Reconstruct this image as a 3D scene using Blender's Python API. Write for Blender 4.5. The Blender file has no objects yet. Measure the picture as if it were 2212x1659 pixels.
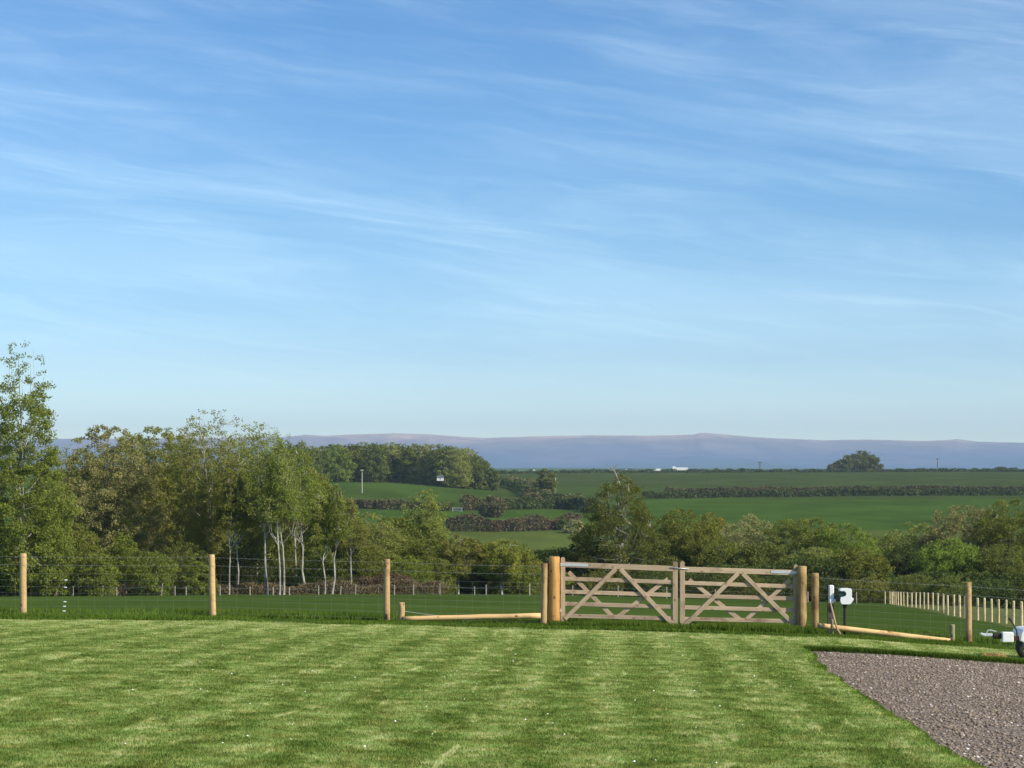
import bpy, math
import numpy as np
from math import radians, sin, cos, pi, tan

# ------------------------------------------------------------------ camera, sky, sun, exposure
S = bpy.context.scene
COL = S.collection
F = 4536.0            # focal length in photo units (photo 2212 units wide)
HY = 1040.0           # eye level line
CZ = 2.889            # eye height above the gate's ground
SUN_AZ = radians(60)  # from straight behind the camera, turned to the right
SUN_EL = radians(34)

cam_d = bpy.data.cameras.new('camera')
cam = bpy.data.objects.new('camera', cam_d)
COL.objects.link(cam)
cam.location = (0, 0, CZ)
cam.rotation_euler = (pi/2, 0, 0)
cam_d.sensor_width = 36
cam_d.lens = F/2212*36
cam_d.shift_y = (HY-829.5)/2212
cam_d.clip_start = 0.1
cam_d.clip_end = 40000
S.camera = cam

S.view_settings.view_transform = 'Standard'
S.view_settings.look = 'None'
S.view_settings.exposure = 0.22
S.view_settings.gamma = 1.0
S.view_settings.use_curve_mapping = False
S.render.engine = 'CYCLES'
S.cycles.use_denoising = True
S.cycles.max_bounces = 6
S.cycles.transparent_max_bounces = 4
S.cycles.volume_bounces = 0
S.cycles.caustics_reflective = False
S.cycles.caustics_refractive = False

sun_dir = (sin(SUN_AZ)*cos(SUN_EL), -cos(SUN_AZ)*cos(SUN_EL), sin(SUN_EL))   # towards the sun


class NT:
    """tiny node-tree helper"""
    def __init__(s, tree):
        s.t = tree; s.n = tree.nodes; s.l = tree.links
        s.n.clear()
    def node(s, typ, ins=None, **kw):
        nd = s.n.new(typ)
        for k, v in kw.items():
            setattr(nd, k, v)
        for k, v in (ins or {}).items():
            sock = nd.inputs[k]
            if hasattr(v, 'is_output') or isinstance(v, bpy.types.NodeSocket):
                s.l.new(v, sock)
            else:
                sock.default_value = v
        return nd
    def math(s, op, a, b=0.0, c=0.0, clamp=False):
        nd = s.n.new('ShaderNodeMath'); nd.operation = op; nd.use_clamp = clamp
        for i, v in enumerate((a, b, c)):
            if isinstance(v, bpy.types.NodeSocket): s.l.new(v, nd.inputs[i])
            else: nd.inputs[i].default_value = v
        return nd.outputs[0]
    def mix(s, fac, a, b, blend='MIX'):
        nd = s.n.new('ShaderNodeMix'); nd.data_type = 'RGBA'; nd.blend_type = blend; nd.clamp_factor = True
        for i, v in ((0, fac), (6, a), (7, b)):
            if isinstance(v, bpy.types.NodeSocket): s.l.new(v, nd.inputs[i])
            elif i == 0: nd.inputs[i].default_value = v
            else: nd.inputs[i].default_value = (*v[:3], 1)
        return nd.outputs[2]
    def noise(s, vec, scale, detail=4, rough=0.55, dist=0.0):
        nd = s.n.new('ShaderNodeTexNoise')
        nd.inputs['Scale'].default_value = scale; nd.inputs['Detail'].default_value = detail
        nd.inputs['Roughness'].default_value = rough; nd.inputs['Distortion'].default_value = dist
        if vec is not None: s.l.new(vec, nd.inputs['Vector'])
        return nd.outputs['Fac']
    def ramp(s, fac, stops, interp='LINEAR'):
        nd = s.n.new('ShaderNodeValToRGB'); r = nd.color_ramp; r.interpolation = interp
        while len(r.elements) < len(stops): r.elements.new(0.5)
        for e, (p, c) in zip(r.elements, stops):
            e.position = p
            e.color = (c, c, c, 1) if isinstance(c, (int, float)) else (*c[:3], 1)
        s.l.new(fac, nd.inputs[0])
        return nd.outputs[0]
    def mapping(s, vec, scale=(1, 1, 1), rot=(0, 0, 0), loc=(0, 0, 0)):
        nd = s.n.new('ShaderNodeMapping')
        nd.inputs['Scale'].default_value = scale; nd.inputs['Rotation'].default_value = rot
        nd.inputs['Location'].default_value = loc
        s.l.new(vec, nd.inputs['Vector'])
        return nd.outputs[0]


world = bpy.data.worlds.new('World')
S.world = world
world.use_nodes = True
w = NT(world.node_tree)
sky = w.node('ShaderNodeTexSky', sky_type='NISHITA', sun_disc=False)
sky.sun_elevation = SUN_EL
sky.sun_rotation = math.atan2(sun_dir[0], sun_dir[1])
sky.altitude = 100
sky.air_density = 1.0
sky.dust_density = 0.6
sky.ozone_density = 1.6
geo = w.node('ShaderNodeTexCoord')
sep = w.node('ShaderNodeSeparateXYZ', {'Vector': geo.outputs['Generated']})
X, Y, Z = sep.outputs
elev = w.math('MAXIMUM', Z, 0.0)
tint = w.ramp(elev, [(0.0, (2.35, 2.55, 2.30)), (0.03, (1.36, 1.62, 1.84)), (0.06, (0.80, 1.08, 1.43)), (0.12, (0.46, 0.81, 1.16)),
                     (0.23, (0.31, 0.69, 1.07)), (0.45, (0.18, 0.48, 0.92)), (1.0, (0.16, 0.38, 0.78))])
base = w.mix(1.0, sky.outputs[0], tint, 'MULTIPLY')
# high thin cirrus: sky projected on a flat layer far above
az = w.math('ARCTAN2', X, Y)
el = w.math('ADD', Z, w.math('MULTIPLY', az, 0.13))     # the streaks tilt gently down to the right
cv = w.node('ShaderNodeCombineXYZ', {'X': w.math('MULTIPLY', az, 1.0), 'Y': w.math('MULTIPLY', el, 6.0), 'Z': 0.0}).outputs[0]
warp = w.node('ShaderNodeTexNoise', {'Vector': cv, 'Scale': 4.0, 'Detail': 4.0, 'Roughness': 0.55}).outputs['Color']
cvw = w.node('ShaderNodeVectorMath', {0: cv, 1: w.node('ShaderNodeVectorMath', {0: warp, 'Scale': 0.26}, operation='SCALE').outputs[0]}, operation='ADD').outputs[0]
n1 = w.noise(w.mapping(cvw, scale=(1.0, 1.25, 1), loc=(5.6, 2.2, 0)), 3.4, 5, 0.55)
n2 = w.noise(w.mapping(cvw, scale=(1.3, 3.2, 1), rot=(0, 0, radians(4)), loc=(10.9, 4.3, 0)), 6.5, 8, 0.68)
n3 = w.noise(w.mapping(cvw, scale=(1.6, 8.0, 1), rot=(0, 0, radians(-7)), loc=(9.3, 4.1, 0)), 6.0, 8, 0.7)
c1 = w.ramp(n1, [(0.36, 0.0), (0.66, 1.0)], 'EASE')
c2 = w.ramp(n2, [(0.42, 0.0), (0.74, 1.0)], 'EASE')
c3 = w.ramp(n3, [(0.44, 0.0), (0.76, 1.0)], 'EASE')
cl = w.math('ADD', w.math('MULTIPLY', c1, 0.56), w.math('MULTIPLY', c2, w.math('ADD', w.math('MULTIPLY', c1, 0.35), 0.22)))
cl = w.math('ADD', cl, w.math('MULTIPLY', c3, 0.15), clamp=True)
cl = w.math('MULTIPLY', w.math('ADD', cl, 0.10), w.ramp(elev, [(0.02, 0.10), (0.10, 1.0)], 'EASE'))
skyc = w.node('ShaderNodeVectorMath', {0: (1.75, 1.75, 1.20), 1: cl, 2: base}, operation='MULTIPLY_ADD').outputs[0]
bg = w.node('ShaderNodeBackground', {'Color': skyc, 'Strength': 0.112})
w.node('ShaderNodeOutputWorld', {'Surface': bg.outputs[0]})

sd = bpy.data.lights.new('sun', 'SUN')
sd.energy = 4.9
sd.angle = radians(0.53)
sd.color = (1.0, 0.91, 0.76)
sun = bpy.data.objects.new('sun', sd)
COL.objects.link(sun)
from mathutils import Vector, Matrix
sun.rotation_euler = Vector(sun_dir).to_track_quat('Z', 'Y').to_euler()
sun.location = (30, -20, 40)

# ------------------------------------------------------------------ helpers
def tag(o, label=None, cat=None, group=None, kind=None):
    if label: o['label'] = label
    if cat: o['category'] = cat
    if group: o['group'] = group
    if kind: o['kind'] = kind
    return o

def thing(name, label, cat, loc=(0, 0, 0), group=None, rz=0.0):
    o = bpy.data.objects.new(name, None)
    COL.objects.link(o)
    o.location = loc; o.rotation_euler = (0, 0, rz)
    o.empty_display_size = 0.2
    return tag(o, label, cat, group)

class MB:
    """mesh builder; polygons of any size"""
    def __init__(s):
        s.v = []; s.f = []; s.n = 0
    def add(s, vs, fs):
        vs = [tuple(map(float, p)) for p in vs]
        s.v += vs
        s.f += [tuple(i+s.n for i in f) for f in fs]
        s.n += len(vs)
    def box(s, c, size, M=None, bev=0.0):
        hx, hy, hz = size[0]/2, size[1]/2, size[2]/2
        if bev <= 0:
            vs = [(sx*hx, sy*hy, sz*hz) for sz in (-1, 1) for sy in (-1, 1) for sx in (-1, 1)]
            fs = [(0, 2, 3, 1), (4, 5, 7, 6), (0, 1, 5, 4), (2, 6, 7, 3), (0, 4, 6, 2), (1, 3, 7, 5)]
        else:
            b = min(bev, hx*.9, hy*.9, hz*.9)
            vs = []; fs = []
            # chamfered box: three quads' worth of verts per corner
            idx = {}
            for sx in (-1, 1):
                for sy in (-1, 1):
                    for sz in (-1, 1):
                        for a in range(3):
                            p = [sx*(hx-b), sy*(hy-b), sz*(hz-b)]
                            p[a] += (sx, sy, sz)[a]*b
                            idx[(sx, sy, sz, a)] = len(vs); vs.append(tuple(p))
            for a in range(3):
                o1, o2 = (a+1) % 3, (a+2) % 3
                for sg in (-1, 1):
                    q = []
                    for s1, s2 in ((-1, -1), (1, -1), (1, 1), (-1, 1)):
                        k = [0, 0, 0]; k[a] = sg; k[o1] = s1; k[o2] = s2
                        q.append(idx[(*k, a)])
                    fs.append(tuple(q) if sg > 0 else tuple(q[::-1]))
            for a in range(3):
                o1, o2 = (a+1) % 3, (a+2) % 3
                for s1 in (-1, 1):
                    for s2 in (-1, 1):
                        q = []
                        for sa, ax in ((-1, o1), (1, o1), (1, o2), (-1, o2)):
                            k = [0, 0, 0]; k[a] = sa; k[o1] = s1; k[o2] = s2
                            q.append(idx[(*k, ax)])
                        fs.append(tuple(q) if s1*s2 > 0 else tuple(q[::-1]))
            for sx in (-1, 1):
                for sy in (-1, 1):
                    for sz in (-1, 1):
                        t = [idx[(sx, sy, sz, a)] for a in range(3)]
                        fs.append(tuple(t) if sx*sy*sz > 0 else tuple(t[::-1]))
        c = Vector(c)
        out = []
        for p in vs:
            p = Vector(p)
            if M is not None: p = M @ p
            out.append(p+c)
        s.add(out, fs)
    def tube(s, pts, rad, sides=8, caps=True, dome=0.0, jit=None):
        pts = [Vector(p) for p in pts]
        n = len(pts)
        if not hasattr(rad, '__len__'): rad = [rad]*n
        ref = None; rings = []
        for i, p in enumerate(pts):
            d = (pts[min(i+1, n-1)]-pts[max(i-1, 0)])
            d = d.normalized() if d.length > 1e-9 else Vector((0, 0, 1))
            if ref is None:
                ref = Vector((1, 0, 0)) if abs(d.x) < 0.9 else Vector((0, 1, 0))
            a = (ref-d*ref.dot(d)).normalized(); ref = a
            b = d.cross(a)
            rings.append([p+(a*cos(2*pi*k/sides)+b*sin(2*pi*k/sides))*rad[i] for k in range(sides)])
        vs = [q for r in rings for q in r]
        fs = []
        for i in range(n-1):
            for k in range(sides):
                k2 = (k+1) % sides
                fs.append((i*sides+k, i*sides+k2, (i+1)*sides+k2, (i+1)*sides+k))
        if caps:
            fs.append(tuple(range(sides))[::-1])
            fs.append(tuple((n-1)*sides+k for k in range(sides)))
        s.add(vs, fs)
    def beam(s, a, b, w_, t, bev=0.004, depth_axis=Vector((0, 1, 0))):
        """rectangular timber from a to b; w_ = face width across, t = thickness along depth axis"""
        a = Vector(a); b = Vector(b); d = (b-a); L = d.length; d.normalize()
        y = depth_axis; z = d.cross(y).normalized(); y = z.cross(d)
        M = Matrix((d, y, z)).transposed()
        s.box((a+b)/2, (L, t, w_), M, bev)
    def build(s, name, mat, parent=None, smooth=False):
        me = bpy.data.meshes.new(name)
        me.from_pydata(s.v, [], s.f)
        me.update()
        if smooth:
            me.shade_smooth()
        me.materials.append(mat)
        o = bpy.data.objects.new(name, me)
        COL.objects.link(o)
        if parent is not None: o.parent = parent
        return o

def np_mesh(name, verts, faces, mat, parent=None, attr=None, smooth=False, link=True):
    """verts (N,3), faces (M,k) numpy; attr: dict name -> (N,4) point colours"""
    me = bpy.data.meshes.new(name)
    N = len(verts); Mf, k = faces.shape
    me.vertices.add(N); me.vertices.foreach_set('co', np.ascontiguousarray(verts, dtype=np.float32).ravel())
    me.loops.add(Mf*k); me.loops.foreach_set('vertex_index', np.ascontiguousarray(faces, dtype=np.int32).ravel())
    me.polygons.add(Mf)
    me.polygons.foreach_set('loop_start', np.arange(0, Mf*k, k, dtype=np.int32))
    if smooth: me.polygons.foreach_set('use_smooth', np.ones(Mf, dtype=bool))
    me.update(calc_edges=True)
    if attr:
        for an, arr in attr.items():
            ca = me.color_attributes.new(an, 'FLOAT_COLOR', 'POINT')
            ca.data.foreach_set('color', np.ascontiguousarray(arr, dtype=np.float32).ravel())
    me.materials.append(mat)
    o = bpy.data.objects.new(name, me)
    if link: COL.objects.link(o)
    if parent is not None: o.parent = parent
    return o

def new_mat(name):
    m = bpy.data.materials.new(name)
    m.use_nodes = True
    return m, NT(m.node_tree)

def out_principled(t, color, rough=0.8, bump=None, bdist=0.01, bstr=1.0, metal=0.0, spec=0.3):
    ins = {'Base Color': color if isinstance(color, bpy.types.NodeSocket) else (*color[:3], 1),
           'Roughness': rough, 'Metallic': metal, 'Specular IOR Level': spec}
    if bump is not None:
        b = t.node('ShaderNodeBump', {'Height': bump, 'Distance': bdist, 'Strength': bstr})
        ins['Normal'] = b.outputs[0]
    p = t.node('ShaderNodeBsdfPrincipled', ins)
    t.node('ShaderNodeOutputMaterial', {'Surface': p.outputs[0]})

def plain(name, c, rough=0.5, metal=0.0, var=0.15, scale=8.0, spec=0.4):
    m, t = new_mat(name)
    pos = t.node('ShaderNodeTexCoord').outputs['Object']
    n = t.noise(pos, scale, 5, 0.6)
    col = t.mix(t.ramp(n, [(0.3, 0), (0.7, 1)]), tuple(x*(1-var) for x in c), tuple(min(x*(1+var), 1) for x in c))
    out_principled(t, col, rough, n, 0.002, 0.6, metal, spec)
    return m

# ------------------------------------------------------------------ terrain
UC = [-2500, 0, 460, 835, 1195, 1460, 1730, 2092, 2212, 2700, 4700]
YB42 = [1300, 1328, 1333, 1341, 1350, 1356, 1366, 1390, 1397, 1420, 1470]
ROWS = {
    60:   [1300, 1318, 1322, 1328, 1336, 1342, 1350, 1371, 1380, 1400, 1440],
    100:  [1290, 1305, 1306, 1309, 1314, 1320, 1326, 1346, 1357, 1375, 1410],
    160:  [1280, 1293, 1292, 1292, 1294, 1300, 1307, 1318, 1326, 1345, 1380],
    210:  [1275, 1287, 1284, 1283, 1285, 1292, 1299, 1310, 1317, 1335, 1370],
    300:  [1275, 1288, 1284, 1282, 1284, 1292, 1297, 1303, 1310, 1325, 1350],
    450:  [1255, 1262, 1262, 1262, 1262, 1268, 1272, 1278, 1284, 1296, 1310],
    650:  [1190, 1200, 1200, 1200, 1200, 1200, 1200, 1202, 1204, 1210, 1220],
    900:  [1108, 1110, 1110, 1110, 1118, 1125, 1127, 1128, 1128, 1130, 1130],
    1100: [1045, 1045, 1044, 1043, 1076, 1084, 1084, 1083, 1083, 1084, 1085],
    1300: [1038, 1038, 1038, 1038, 1052, 1060, 1060, 1060, 1060, 1060, 1060],
    1600: [1030, 1030, 1030, 1030, 1034, 1036, 1036, 1036, 1036, 1036, 1036],
    2000: [1019, 1019, 1019, 1019, 1019, 1019, 1018, 1017, 1017, 1017, 1017],
    2500: [1022, 1022, 1022, 1022, 1022, 1022, 1022, 1021, 1021, 1021, 1021],
    3400: [1019, 1019, 1019, 1019, 1018, 1018, 1019, 1019, 1019, 1019, 1019],
    5000: [1015, 1015, 1015, 1015, 1013, 1014, 1016, 1016, 1016, 1016, 1016],
    16000: [1012, 1012, 1012, 1012, 1010, 1011, 1012, 1012, 1012, 1012, 1012],
}
def gx(x):
    """cross slope of the lawn and fence line, in metres"""
    return -(np.interp(1106+F*x/42.0, UC, YB42)-1352)/F*42.0
def lawn_z(x, y):
    return CZ-1.579-0.0312*y+gx(x)
_rk = sorted(ROWS)
_rl = np.log(np.array([42]+_rk, dtype=float))
_rv = np.array([YB42]+[ROWS[k] for k in _rk], dtype=float)
def screen_y(u, Yd):
    """photo row at which the ground lies in column u at distance Yd (arrays)"""
    u = np.asarray(u, float); Yd = np.asarray(Yd, float)
    u, Yd = np.broadcast_arrays(u, Yd)
    cols = np.stack([np.interp(u, UC, r) for r in _rv], -1)
    l = np.log(np.clip(Yd, 42, 16000))
    i = np.clip(np.searchsorted(_rl, l, side='right')-1, 0, len(_rl)-2)
    t = (l-_rl[i])/(_rl[i+1]-_rl[i])
    a = np.take_along_axis(cols, i[..., None], -1)[..., 0]
    b = np.take_along_axis(cols, (i+1)[..., None], -1)[..., 0]
    return a+(b-a)*t
def terr(x, y):
    x = np.asarray(x, float); y = np.asarray(y, float)
    u = 1106+F*x/np.maximum(y, 42)
    far = CZ-(screen_y(u, y)-HY)*y/F
    near = lawn_z(x, y)
    return np.where(y < 42, near, far)
def P(u, y, Yd):
    """a point of the photo at distance Yd, in metres"""
    return Vector(((u-1106)/F*Yd, Yd, CZ-(y-HY)/F*Yd))
def G(u, Yd):
    """the ground in column u at distance Yd"""
    x = (u-1106)/F*Yd
    return Vector((x, Yd, float(terr(x, Yd))))
def hit(u, y, lo=330, hi=2000):
    """distance at which the far slope crosses row y"""
    ys = np.geomspace(lo, hi, 400)
    s = screen_y(np.full(400, float(u)), ys)
    k = np.argmax(s <= y) if (s <= y).any() else 399
    return float(ys[k])

def lerp3(a, b, t): return tuple(x+(y-x)*t for x, y in zip(a, b))

# ---- materials of the ground
def grass_mat(name, blades=False):
    m, t = new_mat(name)
    pos = t.node('ShaderNodeNewGeometry').outputs['Position']
    sp = t.node('ShaderNodeSeparateXYZ', {'Vector': pos})
    wob = t.noise(t.mapping(pos, (0.25, 0.12, 0)), 1.0, 3)
    s_ = t.math('SUBTRACT', sp.outputs[0], t.math('MULTIPLY', sp.outputs[1], 0.054))
    s_ = t.math('ADD', s_, t.math('MULTIPLY', wob, 0.9))
    st = t.math('SINE', t.math('MULTIPLY', s_, 2*pi/0.88))
    st = t.math('ADD', t.math('MULTIPLY', st, 0.5), 0.5)
    pat = t.noise(t.mapping(pos, (1, 0.8, 0)), 2.3, 5, 0.62)
    clump = t.noise(t.mapping(pos, (1, 0.9, 0)), 8.0, 4, 0.65)
    fine = t.noise(t.mapping(pos, (1, 1, 0)), 45.0, 3, 0.6)
    v = t.math('ADD', t.math('MULTIPLY', st, 0.095), t.math('MULTIPLY', pat, 0.80))
    v = t.math('ADD', v, t.math('MULTIPLY', clump, 0.62))
    v = t.math('ADD', v, t.math('MULTIPLY', fine, 0.22))
    v = t.math('SUBTRACT', v, 0.335)
    sv = t.node('ShaderNodeCombineXYZ', {'X': t.math('MULTIPLY', s_, 5.5), 'Y': t.math('MULTIPLY', sp.outputs[1], 0.55), 'Z': 0.0}).outputs[0]
    streak = t.ramp(t.noise(sv, 1.0, 4, 0.6), [(0.58, 0.0), (0.70, 0.20)])
    v = t.math('ADD', v, streak)
    blot = t.ramp(t.noise(t.mapping(pos, (0.8, 1.0, 0)), 5.0, 3, 0.7), [(0.60, 0.0), (0.74, 0.11)])
    v = t.math('ADD', v, blot)
    # pale clippings left in the passes, and towards the far edge
    far = t.ramp(t.math('DIVIDE', sp.outputs[1], 42.0), [(0.80, 0.0), (0.97, 0.13)])
    v = t.math('ADD', v, far)
    col = t.ramp(v, [(0.26, (0.055, 0.080, 0.014)), (0.38, (0.118, 0.164, 0.031)), (0.50, (0.192, 0.248, 0.056)),
                     (0.62, (0.325, 0.378, 0.110)), (0.76, (0.56, 0.55, 0.25))])
    hue = t.noise(t.mapping(pos, (1, 1, 0)), 3.1, 3)
    col = t.mix(t.ramp(hue, [(0.42, 0.0), (0.62, 0.45)]), col, t.mix(1.0, col, (0.78, 1.12, 0.95), 'MULTIPLY'))
    col = t.mix(t.ramp(hue, [(0.30, 0.4), (0.42, 0.0)]), col, t.mix(1.0, col, (1.25, 0.98, 0.8), 'MULTIPLY'))
    if blades:
        d = t.node('ShaderNodeBsdfDiffuse', {'Color': col})
        tr = t.node('ShaderNodeBsdfTranslucent', {'Color': col})
        mx = t.node('ShaderNodeMixShader', {0: 0.4, 1: d.outputs[0], 2: tr.outputs[0]})
        t.node('ShaderNodeOutputMaterial', {'Surface': mx.outputs[0]})
    else:
        bh = t.math('ADD', t.math('MULTIPLY', fine, 0.6), t.math('MULTIPLY', clump, 0.8))
        bp = t.node('ShaderNodeBump', {'Height': bh, 'Distance': 0.03, 'Strength': 0.8})
        df = t.node('ShaderNodeBsdfDiffuse', {'Color': col, 'Normal': bp.outputs[0]})
        t.node('ShaderNodeOutputMaterial', {'Surface': df.outputs[0]})
    return m

def field_mat(name, bump=True):
    """ground colour comes from the sheet's own field colours, varied by noise at several sizes"""
    m, t = new_mat(name)
    pos = t.node('ShaderNodeNewGeometry').outputs['Position']
    base = t.node('ShaderNodeVertexColor', layer_name='field').outputs['Color']
    n1 = t.noise(t.mapping(pos, (1, 0.5, 0)), 0.9, 5, 0.6)
    n2 = t.noise(t.mapping(pos, (1, 0.6, 0)), 0.03, 7, 0.65)
    n3 = t.noise(t.mapping(pos, (1, 1, 0)), 7.0, 3, 0.6)
    v = t.math('ADD', t.math('MULTIPLY', n1, 0.6), t.math('MULTIPLY', n2, 1.3))
    v = t.math('ADD', v, t.math('MULTIPLY', n3, 0.5))
    k = t.ramp(t.math('SUBTRACT', v, 0.6), [(0.2, 0.62), (0.9, 1.42)])
    kk = t.node('ShaderNodeVectorMath', {0: base, 1: k}, operation='MULTIPLY').outputs[0]
    bp = t.node('ShaderNodeBump', {'Height': t.math('ADD', n1, n3), 'Distance': 0.08, 'Strength': 0.7})
    df = t.node('ShaderNodeBsdfDiffuse', {'Color': kk, 'Roughness': 0.3, 'Normal': bp.outputs[0]})
    t.node('ShaderNodeOutputMaterial', {'Surface': df.outputs[0]})
    return m

def gravel_mat(name):
    m, t = new_mat(name)
    pos = t.node('ShaderNodeNewGeometry').outputs['Position']
    vor = t.node('ShaderNodeTexVoronoi', {'Vector': pos, 'Scale': 26.0})
    vor2 = t.node('ShaderNodeTexVoronoi', {'Vector': pos, 'Scale': 60.0})
    h = t.math('ADD', t.math('MULTIPLY', vor.outputs['Distance'], -0.8), t.math('MULTIPLY', vor2.outputs['Distance'], -0.4))
    sc = t.node('ShaderNodeSeparateColor', {0: vor.outputs['Color']})
    c = t.ramp(sc.outputs[0], [(0.0, (0.165, 0.132, 0.100)), (0.4, (0.245, 0.195, 0.147)), (0.8, (0.310, 0.247, 0.188)), (0.97, (0.35, 0.29, 0.245)), (1.0, (0.6, 0.57, 0.53))])
    n = t.noise(pos, 1.2, 4)
    c = t.mix(t.ramp(n, [(0.35, 0.5), (0.6, 0.0)]), c, t.mix(1.0, c, (0.7, 0.68, 0.66), 'MULTIPLY'))
    out_principled(t, c, 0.95, h, 0.03, 1.0, spec=0.2)
    return m

def stone_mat(name):
    m, t = new_mat(name)
    c = t.node('ShaderNodeVertexColor', layer_name='tint').outputs['Color']
    out_principled(t, c, 0.9, spec=0.2)
    return m

def tint_foliage(name, dark, light, trans=0.3, warm=None):
    """leaves: colour varies leaf by leaf and spray by spray (attribute tint.r / tint.g), and from tree to tree"""
    m, t = new_mat(name)
    a = t.node('ShaderNodeSeparateColor', {0: t.node('ShaderNodeVertexColor', layer_name='tint').outputs['Color']})
    v = t.math('ADD', t.math('MULTIPLY', a.outputs[0], 0.45), t.math('MULTIPLY', a.outputs[1], 0.55))
    rnd = t.node('ShaderNodeObjectInfo').outputs['Random']
    col = t.mix(v, dark, light)
    if warm is not None:
        col = t.mix(t.ramp(a.outputs[2], [(0.55, 0.0), (0.90, 0.45)]), col, warm)
    hsv = t.node('ShaderNodeHueSaturation', {'Hue': t.math('ADD', t.math('MULTIPLY', rnd, 0.03), 0.485),
                                             'Value': t.math('ADD', t.math('MULTIPLY', rnd, 0.3), 0.85), 'Color': col})
    d = t.node('ShaderNodeBsdfDiffuse', {'Color': hsv.outputs[0]})
    tr = t.node('ShaderNodeBsdfTranslucent', {'Color': hsv.outputs[0]})
    mx = t.node('ShaderNodeMixShader', {0: trans, 1: d.outputs[0], 2: tr.outputs[0]})
    t.node('ShaderNodeOutputMaterial', {'Surface': mx.outputs[0]})
    return m

def bark_mat(name, c, c2, scale=3.0):
    m, t = new_mat(name)
    pos = t.node('ShaderNodeTexCoord').outputs['Object']
    n = t.noise(t.mapping(pos, (1, 1, 0.5)), scale, 5, 0.65)
    col = t.mix(t.ramp(n, [(0.38, 0), (0.56, 1)]), c2, c)
    out_principled(t, col, 0.9, n, 0.03, 0.8, spec=0.15)
    return m

def wood_mat(name, c, c2, knot=(0.16, 0.07, 0.025), axis=2, grain=1.0, rough=0.75, stain=0.44):
    """timber: long grain along `axis`, knots, checks and weather stains"""
    m, t = new_mat(name)
    pos = t.node('ShaderNodeTexCoord').outputs['Object']
    rnd = t.node('ShaderNodeObjectInfo').outputs['Random']
    off = t.node('ShaderNodeCombineXYZ', {'X': t.math('MULTIPLY', rnd, 31.0), 'Y': t.math('MULTIPLY', rnd, 17.0), 'Z': t.math('MULTIPLY', rnd, 53.0)}).outputs[0]
    pos = t.node('ShaderNodeVectorMath', {0: pos, 1: off}, operation='ADD').outputs[0]
    sc = [26.0, 26.0, 26.0]; sc[axis] = 1.6
    g = t.noise(t.mapping(pos, tuple(sc)), grain, 5, 0.6, 0.3)
    sk = [7.0, 7.0, 7.0]; sk[axis] = 4.5
    vk = t.node('ShaderNodeTexVoronoi', {'Vector': t.mapping(pos, tuple(sk)), 'Scale': 1.0})
    kn = t.ramp(vk.outputs['Distance'], [(0.10, 1.0), (0.20, 0.0)])
    pn = t.noise(pos, 2.2, 4, 0.6)
    col = t.mix(t.ramp(g, [(0.30, 0), (0.70, 1)]), c2, c)
    col = t.mix(t.ramp(pn, [(stain-0.14, 0.85), (stain+0.04, 0.0)]), col, t.mix(1.0, c2, (0.50, 0.44, 0.42), 'MULTIPLY'))
    col = t.mix(t.math('MULTIPLY', kn, 0.85), col, knot)
    val = t.math('ADD', t.math('MULTIPLY', rnd, 0.25), 0.87)
    hsv = t.node('ShaderNodeHueSaturation', {'Value': val, 'Color': col})
    out_principled(t, hsv.outputs[0], rough, t.math('ADD', g, t.math('MULTIPLY', kn, -0.5)), 0.006, 0.8, spec=0.25)
    return m

M = {}
M['lawn'] = grass_mat('mown_lawn')
M['lawn_blade'] = grass_mat('mown_blades', True)
M['ground'] = field_mat('pasture')
M['gravel'] = gravel_mat('gravel_bed')
M['stone'] = stone_mat('loose_stone')
M['tuft'] = tint_foliage('rough_grass', (0.059, 0.107, 0.014), (0.163, 0.253, 0.037), 0.35, (0.276, 0.325, 0.070))
M['dry'] = tint_foliage('dry_bramble', (0.12, 0.088, 0.048), (0.27, 0.20, 0.11), 0.2)
M['post'] = wood_mat('peeled_round_timber', (0.61, 0.43, 0.21), (0.45, 0.29, 0.12))
M['post_old'] = wood_mat('stained_round_timber', (0.50, 0.35, 0.15), (0.34, 0.22, 0.09), stain=0.56)
M['rail_log'] = wood_mat('peeled_log', (0.78, 0.54, 0.26), (0.66, 0.42, 0.17), axis=0)
M['gatepost'] = wood_mat('orange_round_timber', (0.55, 0.31, 0.10), (0.38, 0.19, 0.055), knot=(0.10, 0.04, 0.015))
M['stake'] = wood_mat('pale_stake', (0.74, 0.60, 0.34), (0.60, 0.46, 0.24), (0.2, 0.12, 0.06))
M['sawn'] = wood_mat('sawn_gate_timber', (0.52, 0.395, 0.265), (0.36, 0.27, 0.18), (0.25, 0.15, 0.09), axis=0, rough=0.8)
M['sawnv'] = wood_mat('sawn_gate_stile', (0.52, 0.395, 0.265), (0.36, 0.27, 0.18), (0.25, 0.15, 0.09), axis=2, rough=0.8)
M['grey_wood'] = wood_mat('weathered_grey_timber', (0.10, 0.085, 0.07), (0.06, 0.05, 0.04), (0.04, 0.03, 0.02))
M['green_wood'] = wood_mat('green_treated_timber', (0.30, 0.28, 0.15), (0.22, 0.21, 0.11), (0.1, 0.09, 0.05))
M['old_stake'] = wood_mat('old_stake', (0.42, 0.37, 0.30), (0.30, 0.26, 0.21), (0.15, 0.12, 0.09))
M['galv'] = plain('galvanised_steel', (0.55, 0.58, 0.60), 0.45, 0.35, 0.12, 30)
M['wire'] = plain('fence_wire', (0.26, 0.28, 0.27), 0.5, 0.3, 0.1, 30)
M['white'] = plain('white_plastic', (0.78, 0.80, 0.80), 0.4, 0, 0.05, 12)
M['white_paint'] = plain('white_paint', (0.80, 0.80, 0.78), 0.35, 0, 0.06, 3)
M['black'] = plain('black_plastic', (0.018, 0.020, 0.022), 0.45, 0, 0.2, 20)
M['rubber'] = plain('black_rubber', (0.022, 0.022, 0.024), 0.8, 0, 0.2, 30)
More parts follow.
